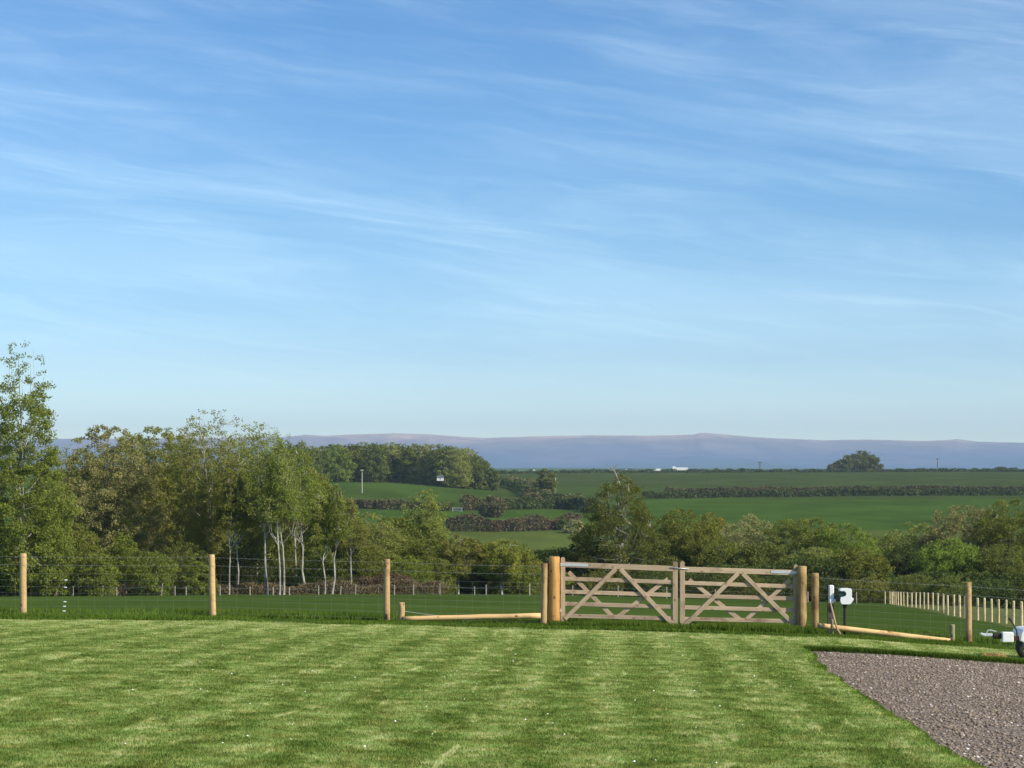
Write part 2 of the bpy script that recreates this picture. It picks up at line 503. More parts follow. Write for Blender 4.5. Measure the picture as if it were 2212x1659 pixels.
M['teal'] = plain('dark_glass_panel', (0.02, 0.05, 0.055), 0.2, 0, 0.2, 20)
M['pipe'] = plain('tan_pipe', (0.42, 0.26, 0.16), 0.6, 0, 0.15, 12)
M['rust'] = plain('rusty_steel', (0.22, 0.10, 0.06), 0.8, 0.2, 0.3, 30)
M['red'] = plain('red_lamp', (0.5, 0.03, 0.02), 0.3, 0, 0.1, 20)
M['slate'] = plain('slate_roof', (0.10, 0.11, 0.12), 0.8, 0, 0.2, 4)
M['render'] = plain('white_render', (0.75, 0.74, 0.70), 0.9, 0, 0.06, 1)
M['glass'] = plain('dark_window', (0.03, 0.035, 0.04), 0.2, 0, 0.1, 4)
M['pole'] = plain('pale_pole', (0.40, 0.37, 0.31), 0.8, 0, 0.15, 4)
M['dpole'] = plain('dark_pole', (0.10, 0.09, 0.09), 0.8, 0, 0.15, 4)
M['petal'] = plain('white_petal', (0.85, 0.85, 0.80), 0.6, 0, 0.03, 4)

# foliage
M['f_green'] = tint_foliage('leaf_mid_green', (0.143, 0.172, 0.030), (0.292, 0.326, 0.064), 0.42)
M['f_fresh'] = tint_foliage('leaf_fresh_green', (0.150, 0.191, 0.028), (0.299, 0.356, 0.063), 0.42)
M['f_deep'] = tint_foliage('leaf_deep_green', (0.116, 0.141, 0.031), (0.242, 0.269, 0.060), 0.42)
M['f_olive'] = tint_foliage('leaf_olive', (0.199, 0.225, 0.046), (0.355, 0.381, 0.093), 0.42, warm=(0.320, 0.305, 0.103))
M['f_brown'] = tint_foliage('bud_brown', (0.227, 0.229, 0.076), (0.409, 0.397, 0.149), 0.35, (0.356, 0.318, 0.142))
M['f_yellow'] = tint_foliage('leaf_yellow_green', (0.173, 0.194, 0.029), (0.340, 0.336, 0.064), 0.42, warm=(0.347, 0.282, 0.072))
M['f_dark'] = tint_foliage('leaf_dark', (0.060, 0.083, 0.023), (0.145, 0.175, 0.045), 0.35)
M['f_hedge'] = tint_foliage('hedge_leaf', (0.086, 0.093, 0.032), (0.208, 0.194, 0.077), 0.2, (0.215, 0.176, 0.087))
M['f_maroon'] = tint_foliage('budding_hedge', (0.077, 0.065, 0.034), (0.188, 0.146, 0.081), 0.2, (0.188, 0.111, 0.072))
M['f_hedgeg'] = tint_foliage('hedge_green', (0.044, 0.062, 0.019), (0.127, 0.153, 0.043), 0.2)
M['b_birch'] = bark_mat('birch_bark', (0.40, 0.385, 0.33), (0.13, 0.11, 0.09), 2.0)
M['b_ash'] = bark_mat('grey_bark', (0.33, 0.32, 0.25), (0.17, 0.17, 0.12))
M['b_dark'] = bark_mat('dark_bark', (0.13, 0.115, 0.09), (0.06, 0.05, 0.04))

# ------------------------------------------------------------------ ground sheet
C_PADDOCK = (0.052, 0.086, 0.018)
C_FAR = (0.050, 0.085, 0.016)
def field_color(u, y, Yd, x):
    c = np.empty(u.shape+(3,))
    c[:] = C_FAR
    def put(mask, col): c[mask] = col
    put(Yd < 215, C_PADDOCK)
    put((Yd < 52), (0.050, 0.086, 0.016))
    # right-hand pasture past the stake row
    sx = np.interp(Yd, [60, 100, 116, 150, 209, 300], [19, 23.9, 25.0, 29.5, 37.6, 50])
    put((Yd < 330) & (x > sx) & (Yd > 60), (0.105, 0.125, 0.042))
    put((Yd >= 215) & (Yd < 420), (0.045, 0.060, 0.025))
    d = (Yd >= 420)
    put(d & (y > 1145) , (0.078, 0.104, 0.022))
    put(d & (y <= 1145) & (y > 1078), (0.048, 0.090, 0.013))
    put(d & (u < 1145) & (y <= 1104), (0.050, 0.086, 0.015))
    put(d & (u > 1145) & (y <= 1078), (0.050, 0.075, 0.017))
    put(d & (u > 1070) & (u < 1300) & (y <= 1100) & (y > 1045), (0.050, 0.077, 0.018))
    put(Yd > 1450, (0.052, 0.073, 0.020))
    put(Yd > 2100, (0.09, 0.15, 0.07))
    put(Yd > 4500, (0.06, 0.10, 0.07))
    return c

us = np.unique(np.concatenate([np.arange(-1500, -200, 100), np.arange(-200, 2420, 13), np.arange(2420, 3700, 100)])).astype(float)
yd = np.concatenate([[39.0], np.geomspace(39.7, 17500, 310)])
UU, YY = np.meshgrid(us, yd)
XX = (UU-1106)/F*YY
ZZ = terr(XX, YY)
rng = np.random.default_rng(3)
def vnoise(x, y, seed, scale):
    """cheap smooth value noise"""
    r = np.random.default_rng(seed); T = r.random((257, 257))
    fx = x/scale; fy = y/scale
    ix = np.floor(fx).astype(int); iy = np.floor(fy).astype(int)
    tx = fx-ix; ty = fy-iy; tx = tx*tx*(3-2*tx); ty = ty*ty*(3-2*ty)
    a = T[ix % 256, iy % 256]; b = T[(ix+1) % 256, iy % 256]; c = T[ix % 256, (iy+1) % 256]; d = T[(ix+1) % 256, (iy+1) % 256]
    return (a*(1-tx)+b*tx)*(1-ty)+(c*(1-tx)+d*tx)*ty
def fbm(x, y, seed, scale, octv=4):
    s = 0; a = 1; tot = 0
    for o in range(octv):
        s = s+a*vnoise(x, y, seed+o, scale/2**o); tot += a; a *= 0.5
    return s/tot
ZZ = ZZ+(fbm(XX, YY, 5, 3.0, 3)-0.5)*0.10*np.clip((YY-44)/10, 0, 1)*np.clip(YY/100, 0.5, 1)
ZZ[0] -= 0.6
SY = HY+(CZ-ZZ)*F/YY
# fields lie a touch uneven along their borders
jit = (fbm(XX, YY, 11, 40.0, 3)-0.5)
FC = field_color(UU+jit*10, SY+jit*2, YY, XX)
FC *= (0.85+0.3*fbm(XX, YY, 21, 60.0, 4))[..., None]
nr, nc = UU.shape
vid = np.arange(nr*nc).reshape(nr, nc)
quads = np.stack([vid[:-1, :-1], vid[:-1, 1:], vid[1:, 1:], vid[1:, :-1]], -1).reshape(-1, 4)
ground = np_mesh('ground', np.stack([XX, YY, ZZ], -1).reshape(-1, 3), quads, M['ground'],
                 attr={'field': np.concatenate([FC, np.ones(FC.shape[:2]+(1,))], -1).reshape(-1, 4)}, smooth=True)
tag(ground, 'green pasture and fields rolling from the fence to the far ridge', kind='structure')

# moorland ridge on the horizon
RU = [-2500, -800, 0, 400, 620, 660, 700, 760, 850, 920, 1000, 1050, 1150, 1280, 1400, 1500, 1512, 1524, 1560, 1620, 1680, 1780, 1870, 2000, 2052, 2066, 2080, 2110, 2160, 2212, 2500, 4700]
RY = [960, 950, 948, 946, 943, 938, 941, 938, 935.5, 937, 943, 945, 942, 940, 941, 938.5, 934.5, 934.5, 937.5, 943, 947, 951, 949, 951.5, 949.5, 947.5, 949.5, 953.5, 955, 956, 958, 975]
mu = np.concatenate([np.arange(-1500, -200, 60), np.arange(-200, 2420, 5), np.arange(2420, 3700, 60)]).astype(float)
mt = np.linspace(0, 1, 46)
MU, MT = np.meshgrid(mu, mt)
MY = 16000+MT*7000
MX = (MU-1106)/F*MY
ridge = np.interp(MU, RU, RY)
# concave foot, rounded shoulder: lower slopes end near row 1000
prof = np.interp(MT, [0, 0.15, 0.45, 0.8, 0.93, 1.0], [0, 0.08, 0.42, 0.90, 0.985, 1.0])
foot = 1013.0
MSY = foot+(ridge-foot)*prof
rel = (fbm(MX, MY, 31, 2200, 5)-0.5)
MSY = MSY+rel*22*np.sin(pi*np.clip(MT, 0, 1))**0.8
gul = (fbm(MX*1.0, MY*0.35, 41, 620, 4)-0.5)
MSY = MSY+gul*7*np.sin(pi*np.clip(MT, 0, 1))
MZ = CZ-(MSY-HY)*MY/F
MZ[-1] -= 60
def moor_haze_tint_mat():
    m, t = new_mat('moorland')
    pos = t.node('ShaderNodeNewGeometry').outputs['Position']
    sp = t.node('ShaderNodeSeparateXYZ', {'Vector': pos})
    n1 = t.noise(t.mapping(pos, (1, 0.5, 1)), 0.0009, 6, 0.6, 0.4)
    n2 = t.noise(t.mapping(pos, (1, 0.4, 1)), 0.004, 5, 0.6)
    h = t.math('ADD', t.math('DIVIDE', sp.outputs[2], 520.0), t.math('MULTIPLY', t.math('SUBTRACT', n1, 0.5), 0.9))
    col = t.ramp(h, [(0.05, (0.030, 0.085, 0.080)), (0.30, (0.05, 0.11, 0.21)), (0.55, (0.16, 0.150, 0.22)), (0.80, (0.30, 0.22, 0.20)), (0.98, (0.72, 0.46, 0.30))])  # blue of distant haze painted into the lower and middle slopes, heather above
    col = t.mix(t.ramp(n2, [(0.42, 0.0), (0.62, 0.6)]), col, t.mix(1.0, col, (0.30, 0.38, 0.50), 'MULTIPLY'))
    out_principled(t, col, 1.0, spec=0.0)
    return m
nr, nc = MU.shape
vid = np.arange(nr*nc).reshape(nr, nc)
quads = np.stack([vid[:-1, :-1], vid[:-1, 1:], vid[1:, 1:], vid[1:, :-1]], -1).reshape(-1, 4)
hills = np_mesh('hills', np.stack([MX, MY, MZ], -1).reshape(-1, 3), quads, moor_haze_tint_mat(), smooth=True)
tag(hills, 'long heather brown moorland ridge on the horizon, tinted haze blue', kind='structure')

# haze
hz = MB(); hz.box((0, 12500, 315), (40000, 25200, 700))
m, t = new_mat('haze_air')
pv = t.node('ShaderNodeVolumePrincipled', {'Color': (0.56, 0.77, 1.0, 1), 'Density': 5.4e-5, 'Anisotropy': 0.0})
t.node('ShaderNodeOutputMaterial', {'Volume': pv.outputs[0]})
hazeo = hz.build('haze', m)
tag(hazeo, 'thin blue haze over the countryside', kind='stuff')

# ------------------------------------------------------------------ lawn and gravel
GE = [(-6.0, 3.30), (14.0, 3.30)]
for (u, y) in ((2118, 1659), (2044, 1623), (1959, 1559), (1863, 1502), (1781, 1450), (1760, 1424), (1742, 1400)):
    ys = np.linspace(12, 41, 600); xs_ = (u-1106)/F*ys
    sy = HY+(CZ-lawn_z(xs_, ys))*F/ys
    k = np.argmin(abs(sy-y)); GE.append((ys[k], xs_[k]))
GE[1] = (13.0, GE[2][1]-0.15); GE[0] = (-6.0, GE[2][1]-2.2)
GY = [a for a, b in GE]; GXE = [b for a, b in GE]
YG = GY[-1]
def gedge(y):
    y = np.asarray(y, float)
    return np.interp(y, GY, GXE)+0.16*(fbm(y*1.0, y*0, 77, 1.1, 4)-0.5)
def grid_rows(yv, x0f, x1f, n):
    t_ = np.linspace(0, 1, n)
    Yg = np.repeat(yv[:, None], n, 1)
    Xg = x0f(yv)[:, None]*(1-t_)+x1f(yv)[:, None]*t_
    return Xg, Yg
def lawn_h(x, y):
    return lawn_z(x, y)+(fbm(x, y, 51, 1.6, 3)-0.5)*0.05
parts_v = []; parts_f = []; base_i = 0
for (yv, a, b) in ((np.linspace(-6, YG, 260), lambda y: y*0-26.0, gedge), (np.linspace(YG+0.002, 40.1, 40), lambda y: y*0-26.0, lambda y: y*0+26.0)):
    Xg, Yg = grid_rows(yv, a, b, 200)
    Zg = lawn_h(Xg, Yg)
    if yv[-1] > 40:
        Zg[-1] -= 0.08
    # turf edge turned down to the gravel
    if yv[0] < 0:
        Xg = np.concatenate([Xg, Xg[:, -1:]+0.02], 1); Yg = np.concatenate([Yg, Yg[:, -1:]], 1); Zg = np.concatenate([Zg, Zg[:, -1:]-0.12], 1)
    else:
        Xg = np.concatenate([Xg[:1], Xg], 0); Yg = np.concatenate([Yg[:1]-0.03, Yg], 0); Zg = np.concatenate([Zg[:1]-0.12, Zg], 0)
    r, c = Xg.shape
    v = np.arange(r*c).reshape(r, c)+base_i
    parts_v.append(np.stack([Xg, Yg, Zg], -1).reshape(-1, 3))
    parts_f.append(np.stack([v[:-1, :-1], v[:-1, 1:], v[1:, 1:], v[1:, :-1]], -1).reshape(-1, 4))
    base_i += r*c
lawn = np_mesh('lawn', np.concatenate(parts_v), np.concatenate(parts_f), M['lawn'], smooth=True)
tag(lawn, 'mown lawn with faint mower stripes in front of the gate', kind='structure')
Xg, Yg = grid_rows(np.linspace(-6, YG+0.06, 120), lambda y: gedge(y)-0.4, lambda y: y*0+26.0, 110)
Zg = lawn_z(Xg, Yg)-0.055+(fbm(Xg, Yg, 61, 0.9, 3)-0.5)*0.04
r, c = Xg.shape; v = np.arange(r*c).reshape(r, c)
drive = np_mesh('gravel_drive', np.stack([Xg, Yg, Zg], -1).reshape(-1, 3), np.stack([v[:-1, :-1], v[:-1, 1:], v[1:, 1:], v[1:, :-1]], -1).reshape(-1, 4), M['gravel'], smooth=True)
tag(drive, 'brown grey gravel drive cut into the lawn at right', kind='structure')

def in_view(x, y, z, mg=40):
    u = 1106+F*x/y; s = HY+(CZ-z)*F/y
    return (u > -mg) & (u < 2212+mg) & (s < 1659+mg)

def blades(name, x, y, z, h, wd, mat, label, seed, lean=0.5, warm=0.0, tintnoise=0.6):
    r = np.random.default_rng(seed)
    n = len(x)
    a = r.random(n)*2*pi; la = r.random(n)*2*pi; ln = lean*h*r.random(n)
    dx = np.cos(a)*wd/2; dy = np.sin(a)*wd/2
    v = np.empty((n, 3, 3))
    v[:, 0] = np.stack([x-dx, y-dy, z-0.005], -1)
    v[:, 1] = np.stack([x+dx, y+dy, z-0.005], -1)
    v[:, 2] = np.stack([x+np.cos(la)*ln, y+np.sin(la)*ln, z+h], -1)
    f = np.arange(n*3).reshape(n, 3)
    t_ = np.empty((n, 3, 4)); t_[..., 0] = r.random(n)[:, None]
    t_[..., 1] = np.clip((fbm(x, y, seed+3, 1.2, 3)-0.5)*1.6+0.5, 0, 1)[:, None]
    t_[..., 2] = (r.random(n)*0.55+warm*r.random(n))[:, None]; t_[..., 3] = 1
    o = np_mesh(name, v.reshape(-1, 3), f, mat, attr={'tint': t_.reshape(-1, 4)})
    tag(o, label, kind='stuff')
    return o

# short mown grass
r = np.random.default_rng(8)
n = 520000
yy = 13.5+(40.2-13.5)*r.random(n)**1.25
xx = (r.random(n)*2400-100-1106)/F*yy
keep = (xx < gedge(yy)-0.0) | (yy > YG)
xx, yy = xx[keep], yy[keep]
zz = lawn_h(xx, yy)
k = in_view(xx, yy, zz); xx, yy, zz = xx[k], yy[k], zz[k]
hh = (0.008+0.014*r.random(len(xx)))*(0.7+0.6*fbm(xx, yy, 91, 0.5, 2))
blades('lawn_grass', xx, yy, zz, hh, 0.009+0.0003*yy, M['lawn_blade'], 'short mown grass blades of the lawn', 9, 0.9)

# longer grass: along the fence, on the lip of the gravel, in the near paddock
segs = []
def strip(n, y0, y1, u0, u1, h0, h1, seed, zf=terr, dens=None):
    rr = np.random.default_rng(seed)
    y = y0+(y1-y0)*rr.random(n); x = ((u0+(u1-u0)*rr.random(n))-1106)/F*y
    c = fbm(x, y, seed, 1.1, 3)
    ok = rr.random(n) < np.clip((c-0.28)*2.6, 0.06, 1)
    x, y, c = x[ok], y[ok], c[ok]
    h = (h0+(h1-h0)*rr.random(len(x)))*(0.45+1.1*np.clip((c-0.3)*2, 0, 1))
    return x, y, zf(x, y), h
A = [strip(60000, 39.8, 42.0, -40, 2260, 0.02, 0.06, 1), strip(26000, 41.2, 43.2, 1190, 1770, 0.05, 0.13, 6), strip(30000, 42.3, 43.6, -40, 2260, 0.05, 0.14, 7),
     strip(45000, 43.4, 60, -40, 2260, 0.03, 0.08, 2),
     strip(22000, 42.5, 44.6, -40, 2260, 0.06, 0.17, 4)]
X_, Y_, Z_, H_ = (np.concatenate([a[i] for a in A]) for i in range(4))
blades('rough_grass', X_, Y_, Z_, H_, 0.012+0.00028*Y_, M['tuft'], 'long rough grass along the fence line and paddock', 12, 0.6, 0.25)
# grass lip at gravel
rr = np.random.default_rng(15)
n1_ = 9000
ly = 13.5+(YG-13.5)*rr.random(n1_); lx = gedge(ly)-0.10*rr.random(n1_)+0.03+0.10*np.clip(fbm(ly, ly*0, 88, 0.7, 3)-0.45, 0, 1)
n2_ = 16000
fx_ = gedge(np.array([YG]))[0]+ (9.8-gedge(np.array([YG]))[0])*rr.random(n2_); fy_ = YG+0.16*rr.random(n2_)-0.04
lx = np.concatenate([lx, fx_]); ly = np.concatenate([ly, fy_])
blades('edge_grass', lx, ly, lawn_z(lx, ly)-0.03, np.where(np.arange(len(lx)) < n1_, 0.02+0.03*rr.random(len(lx)), 0.04+0.05*rr.random(len(lx))), 0.018+0*lx, M['tuft'], 'uncut grass hanging over the gravel edge', 17, 0.9)

# loose stones
rr = np.random.default_rng(19)
n = 30000
gy = 13.5+(YG-13.6)*rr.random(n)**1.2; gxx = gedge(gy)+0.03+(9.9-gedge(gy))*rr.random(n)
gz = lawn_z(gxx, gy)-0.055+(fbm(gxx, gy, 61, 0.9, 3)-0.5)*0.04
k = in_view(gxx, gy, gz, 30); gxx, gy, gz = gxx[k], gy[k], gz[k]; n = len(gxx)
octv = np.array([(1, 0, 0), (0, 1, 0), (-1, 0, 0), (0, -1, 0), (0, 0, 1), (0, 0, -1)], float)
octf = np.array([(0, 1, 4), (1, 2, 4), (2, 3, 4), (3, 0, 4), (1, 0, 5), (2, 1, 5), (3, 2, 5), (0, 3, 5)])
sz = 0.007+0.017*rr.random(n)**2.5+0.0002*gy
vv = octv[None]*sz[:, None, None]*(0.6+0.8*rr.random((n, 6, 1)))
vv[..., 2] *= 0.6
ang = rr.random(n)*2*pi; ca, sa = np.cos(ang)[:, None], np.sin(ang)[:, None]
vx = vv[..., 0]*ca-vv[..., 1]*sa; vy = vv[..., 0]*sa+vv[..., 1]*ca
vv = np.stack([vx+gxx[:, None], vy+gy[:, None], vv[..., 2]+gz[:, None]+0.003], -1)
ff = (octf[None]+6*np.arange(n)[:, None, None]).reshape(-1, 3)
b = rr.random(n); pal = np.array([(0.165, 0.132, 0.100), (0.245, 0.195, 0.147), (0.310, 0.247, 0.188), (0.36, 0.295, 0.245), (0.70, 0.66, 0.62)])
ci = np.searchsorted([0.28, 0.62, 0.88, 0.985], b)
cc = pal[ci]*(0.85+0.3*rr.random((n, 1)))
cc = np.concatenate([cc, np.ones((n, 1))], 1)
st = np_mesh('loose_stones', vv.reshape(-1, 3), ff, M['stone'], attr={'tint': np.repeat(cc, 6, 0)})
tag(st, 'loose brown and white stones of the gravel drive', kind='stuff')

# daisies
rr = np.random.default_rng(23)
dm = MB()
for k in range(70):
    cxx = rr.choice([600, 640, 340, 1000, 480, 1290, 1600, 1200, 760, 1450], 1)[0]+rr.normal(0, 130)
    yv = 15+rr.random()**1.3*16
    x = (cxx-1106)/F*yv; z = float(lawn_z(np.array(x), np.array(yv)))+0.035
    if x > float(gedge(yv))-0.2: continue
    rad = 0.006+0.006*rr.random()**2; z -= 0.012
    dm.add([(x+rad*cos(a_), yv+rad*sin(a_), z) for a_ in np.linspace(0, 2*pi, 9)[:-1]]+[(x+rad*.6*cos(a_), yv+rad*.6*sin(a_), z+rad*.7) for a_ in np.linspace(0, 2*pi, 9)[:-1]]+[(x, yv, z+rad)],
           [(i, (i+1) % 8, 8+(i+1) % 8, 8+i) for i in range(8)]+[(8+i, 8+(i+1) % 8, 16) for i in range(8)])
dz = dm.build('daisies', M['petal'])
tag(dz, 'tiny white daisies dotted over the lawn', kind='stuff')

# ------------------------------------------------------------------ round posts
def pole_pts(h, r0, r1, rs, n=9, wob=0.0025, lean=(0, 0)):
    pts = []; rad = []
    for i in range(n):
        t_ = i/(n-1)
        pts.append((rs.normal(0, wob)+lean[0]*t_*h, rs.normal(0, wob)+lean[1]*t_*h, -0.25+(h+0.25)*t_))
        rad.append((r0+(r1-r0)*t_)*(1+rs.normal(0, 0.006)))
    pts.append((pts[-1][0], pts[-1][1], h+0.012)); rad.append(rad[-1]*0.86)
    return pts, rad

rs = np.random.default_rng(4)
def post_mesh(name, u, ybase, ytop, wpx, Yd, mat, parent, lean=0.0, org=None, sides=16):
    p = P(u, ybase, Yd)
    h = (ybase-ytop)/F*Yd; r_ = wpx/2/F*Yd
    mb = MB(); pts, rad = pole_pts(h, r_*1.03, r_*0.97, rs, lean=(lean, 0))
    mb.tube(pts, rad, sides)
    o = mb.build(name, mat, parent, smooth=False)
    # shaded smooth round the pole, flat on top
    me = o.data
    me.polygons.foreach_set('use_smooth', [len(pl.vertices) == 4 for pl in me.polygons])
    o.location = p - (parent.location if parent is not None else Vector((0, 0, 0)))
    return o

FD = 42.2
# --- left wire fence
lf = thing('wire_fence', 'stock wire fence on round peeled posts left of the gate', 'fence', G(460, FD))
for (u, yb, yt, wp, ln) in ((-360, 1322, 1190, 15, 0), (50, 1328, 1197, 15, 0), (460, 1334, 1199, 14, -0.02), (835.5, 1341, 1209, 14, 0)):
    post_mesh('post', u, yb, yt, wp, FD, M['post'], lf, ln)
st_ = post_mesh('strainer_post', 1174.5, 1350, 1218, 16, FD, M['post'], lf, 0.02)
st_['label'] = 'shorter strainer post notched beside the gate post'
def wire_run(parent, tops, name, drops, rad, mat, step=None):
    """strands hung below a line of post tops given as (u, y)"""
    for d in drops:
        mb = MB()
        pts = []
        for (u0, y0), (u1, y1) in zip(tops[:-1], tops[1:]):
            for t_ in np.linspace(0, 1, 9)[:-1]:
                pts.append(P(u0+(u1-u0)*t_, y0+(y1-y0)*t_+d+1.2*sin(pi*t_), FD-0.075)-parent.location)
        pts.append(P(tops[-1][0], tops[-1][1]+d, FD-0.075)-parent.location)
        mb.tube(pts, rad, 4)
        if name == 'barbed_wire':
            for a_, b_ in zip(pts[:-1], pts[1:]):
                for t_ in (0.1, 0.3, 0.5, 0.7, 0.9):
                    q = a_+(b_-a_)*t_
                    mb.tube([q+Vector((-0.006, 0, -0.014)), q+Vector((0.006, 0, 0.014))], rad*0.7, 3)
        mb.build(name, mat, parent)
def net(parent, tops, d0, d1, nl, mat):
    mb = MB()
    for k in range(nl):
        d = d0+(d1-d0)*k/(nl-1)
        pts = [P(u, y+d, FD-0.07)-parent.location for u, y in tops]
        mb.tube(pts, 0.0011, 3)
    for (u0, y0), (u1, y1) in zip(tops[:-1], tops[1:]):
        n_ = max(2, int(abs(u1-u0)/32))
        for i in range(n_):
            t_ = (i+0.5)/n_
            u = u0+(u1-u0)*t_; y = y0+(y1-y0)*t_
            mb.tube([P(u, y+d0, FD-0.07)-parent.location, P(u, y+d1, FD-0.07)-parent.location], 0.0007, 3)
    o = mb.build('wire_netting', mat, parent)
    o['kind'] = 'stuff'
LT = [(-360, 1194), (50, 1201), (460, 1203), (835, 1213), (1172, 1222)]
wire_run(lf, LT, 'barbed_wire', (1.5, 19.0), 0.0022, M['wire'])
net(lf, LT, 38, 122, 7, M['wire'])
mbk = None
for i, y in enumerate((1253, 1269, 1300, 1310, 1320, 1329)):
    mb = MB(); mb.box((0, 0, 0), (0.055, 0.03, 0.022), None, 0.006)
    o = mb.build('insulator', M['white'], lf); o.location = P(142-i*0.9, y, FD-0.09)-lf.location
# --- right wire fence
rf = thing('wire_fence', 'stock wire fence on round peeled posts right of the gate', 'fence', G(2092, FD))
st_ = post_mesh('strainer_post', 1762, 1371, 1239, 17, FD, M['post_old'], rf, -0.01)
post_mesh('post', 2093, 1390, 1259, 14, FD, M['post'], rf, -0.012)
post_mesh('post', 2420, 1412, 1280, 14, FD, M['post'], rf, 0)
RT = [(1764, 1245), (2092, 1264), (2420, 1284)]
wire_run(rf, RT, 'barbed_wire', (3, 22), 0.0022, M['wire'])
net(rf, RT, 42, 124, 7, M['wire'])

# --- gate posts
gp1 = post_mesh('gate_post', 1197, 1350, 1203.5, 24.5, FD, M['gatepost'], None, 0.0)
tag(gp1, 'thick orange brown round gate post at the left end of the gates', 'gate post', 'round gate posts')
gp2 = post_mesh('gate_post', 1731.5, 1366, 1224, 21, FD, M['post_old'], None, 0.006)
tag(gp2, 'thick weathered round gate post at the right end of the gates', 'gate post', 'round gate posts')

# --- log rails lying by the fence with stump posts
def log_rail(u0, y0, u1, y1, Y0, Y1, wpx0, wpx1, label):
    a = P(u0, y0, Y0); b = P(u1, y1, Y1)
    c = (a+b)/2
    mb = MB(); L = (b-a).length
    pts = []; rad = []
    for i in range(13):
        t_ = i/12
        pts.append((-L/2+L*t_, rs.normal(0, 0.003), rs.normal(0, 0.0015))); rad.append((wpx0+(wpx1-wpx0)*t_)/2/F*FD*(1+rs.normal(0, .012)))
    mb.tube(pts, rad, 14)
    o = mb.build('log_rail', M['rail_log'])
    o.data.polygons.foreach_set('use_smooth', [len(pl.vertices) == 4 for pl in o.data.polygons])
    d = (b-a).normalized()
    o.rotation_euler = d.to_track_quat('X', 'Z').to_euler()
    o.location = c
    tag(o, label, 'log rail', 'low round log rails beside the gates')
    return o
log_rail(870, 1336.5, 1168, 1330, FD-0.35, FD-0.3, 10.5, 12, 'low peeled log rail between the short stump and the left gate post')
log_rail(1766, 1351, 2052, 1385, FD-0.3, FD-0.45, 12, 11.5, 'low peeled log rail sloping down to the short stump at right')
s1 = post_mesh('stump_post', 867.5, 1344, 1302.5, 13.5, FD-0.3, M['post'], None)
tag(s1, 'short sawn off stump post at the left end of the left log rail', 'stump post', 'short stump posts')
s2 = post_mesh('stump_post', 2057, 1391, 1350, 12, FD-0.4, M['green_wood'], None)
tag(s2, 'short greenish stump post at the low end of the right log rail', 'stump post', 'short stump posts')
mb = MB(); pts = [P(872+(1010-872)*t_, 1320+(1336-1320)*t_+1.5*sin(pi*t_), FD-0.3) for t_ in np.linspace(0, 1, 8)]
o0 = pts[0]; mb.tube([p-o0 for p in pts], 0.004, 4)
o = mb.build('tie_wire', M['galv']); o.location = o0
tag(o, 'slack pale wire running down from the left stump to the log', 'wire')

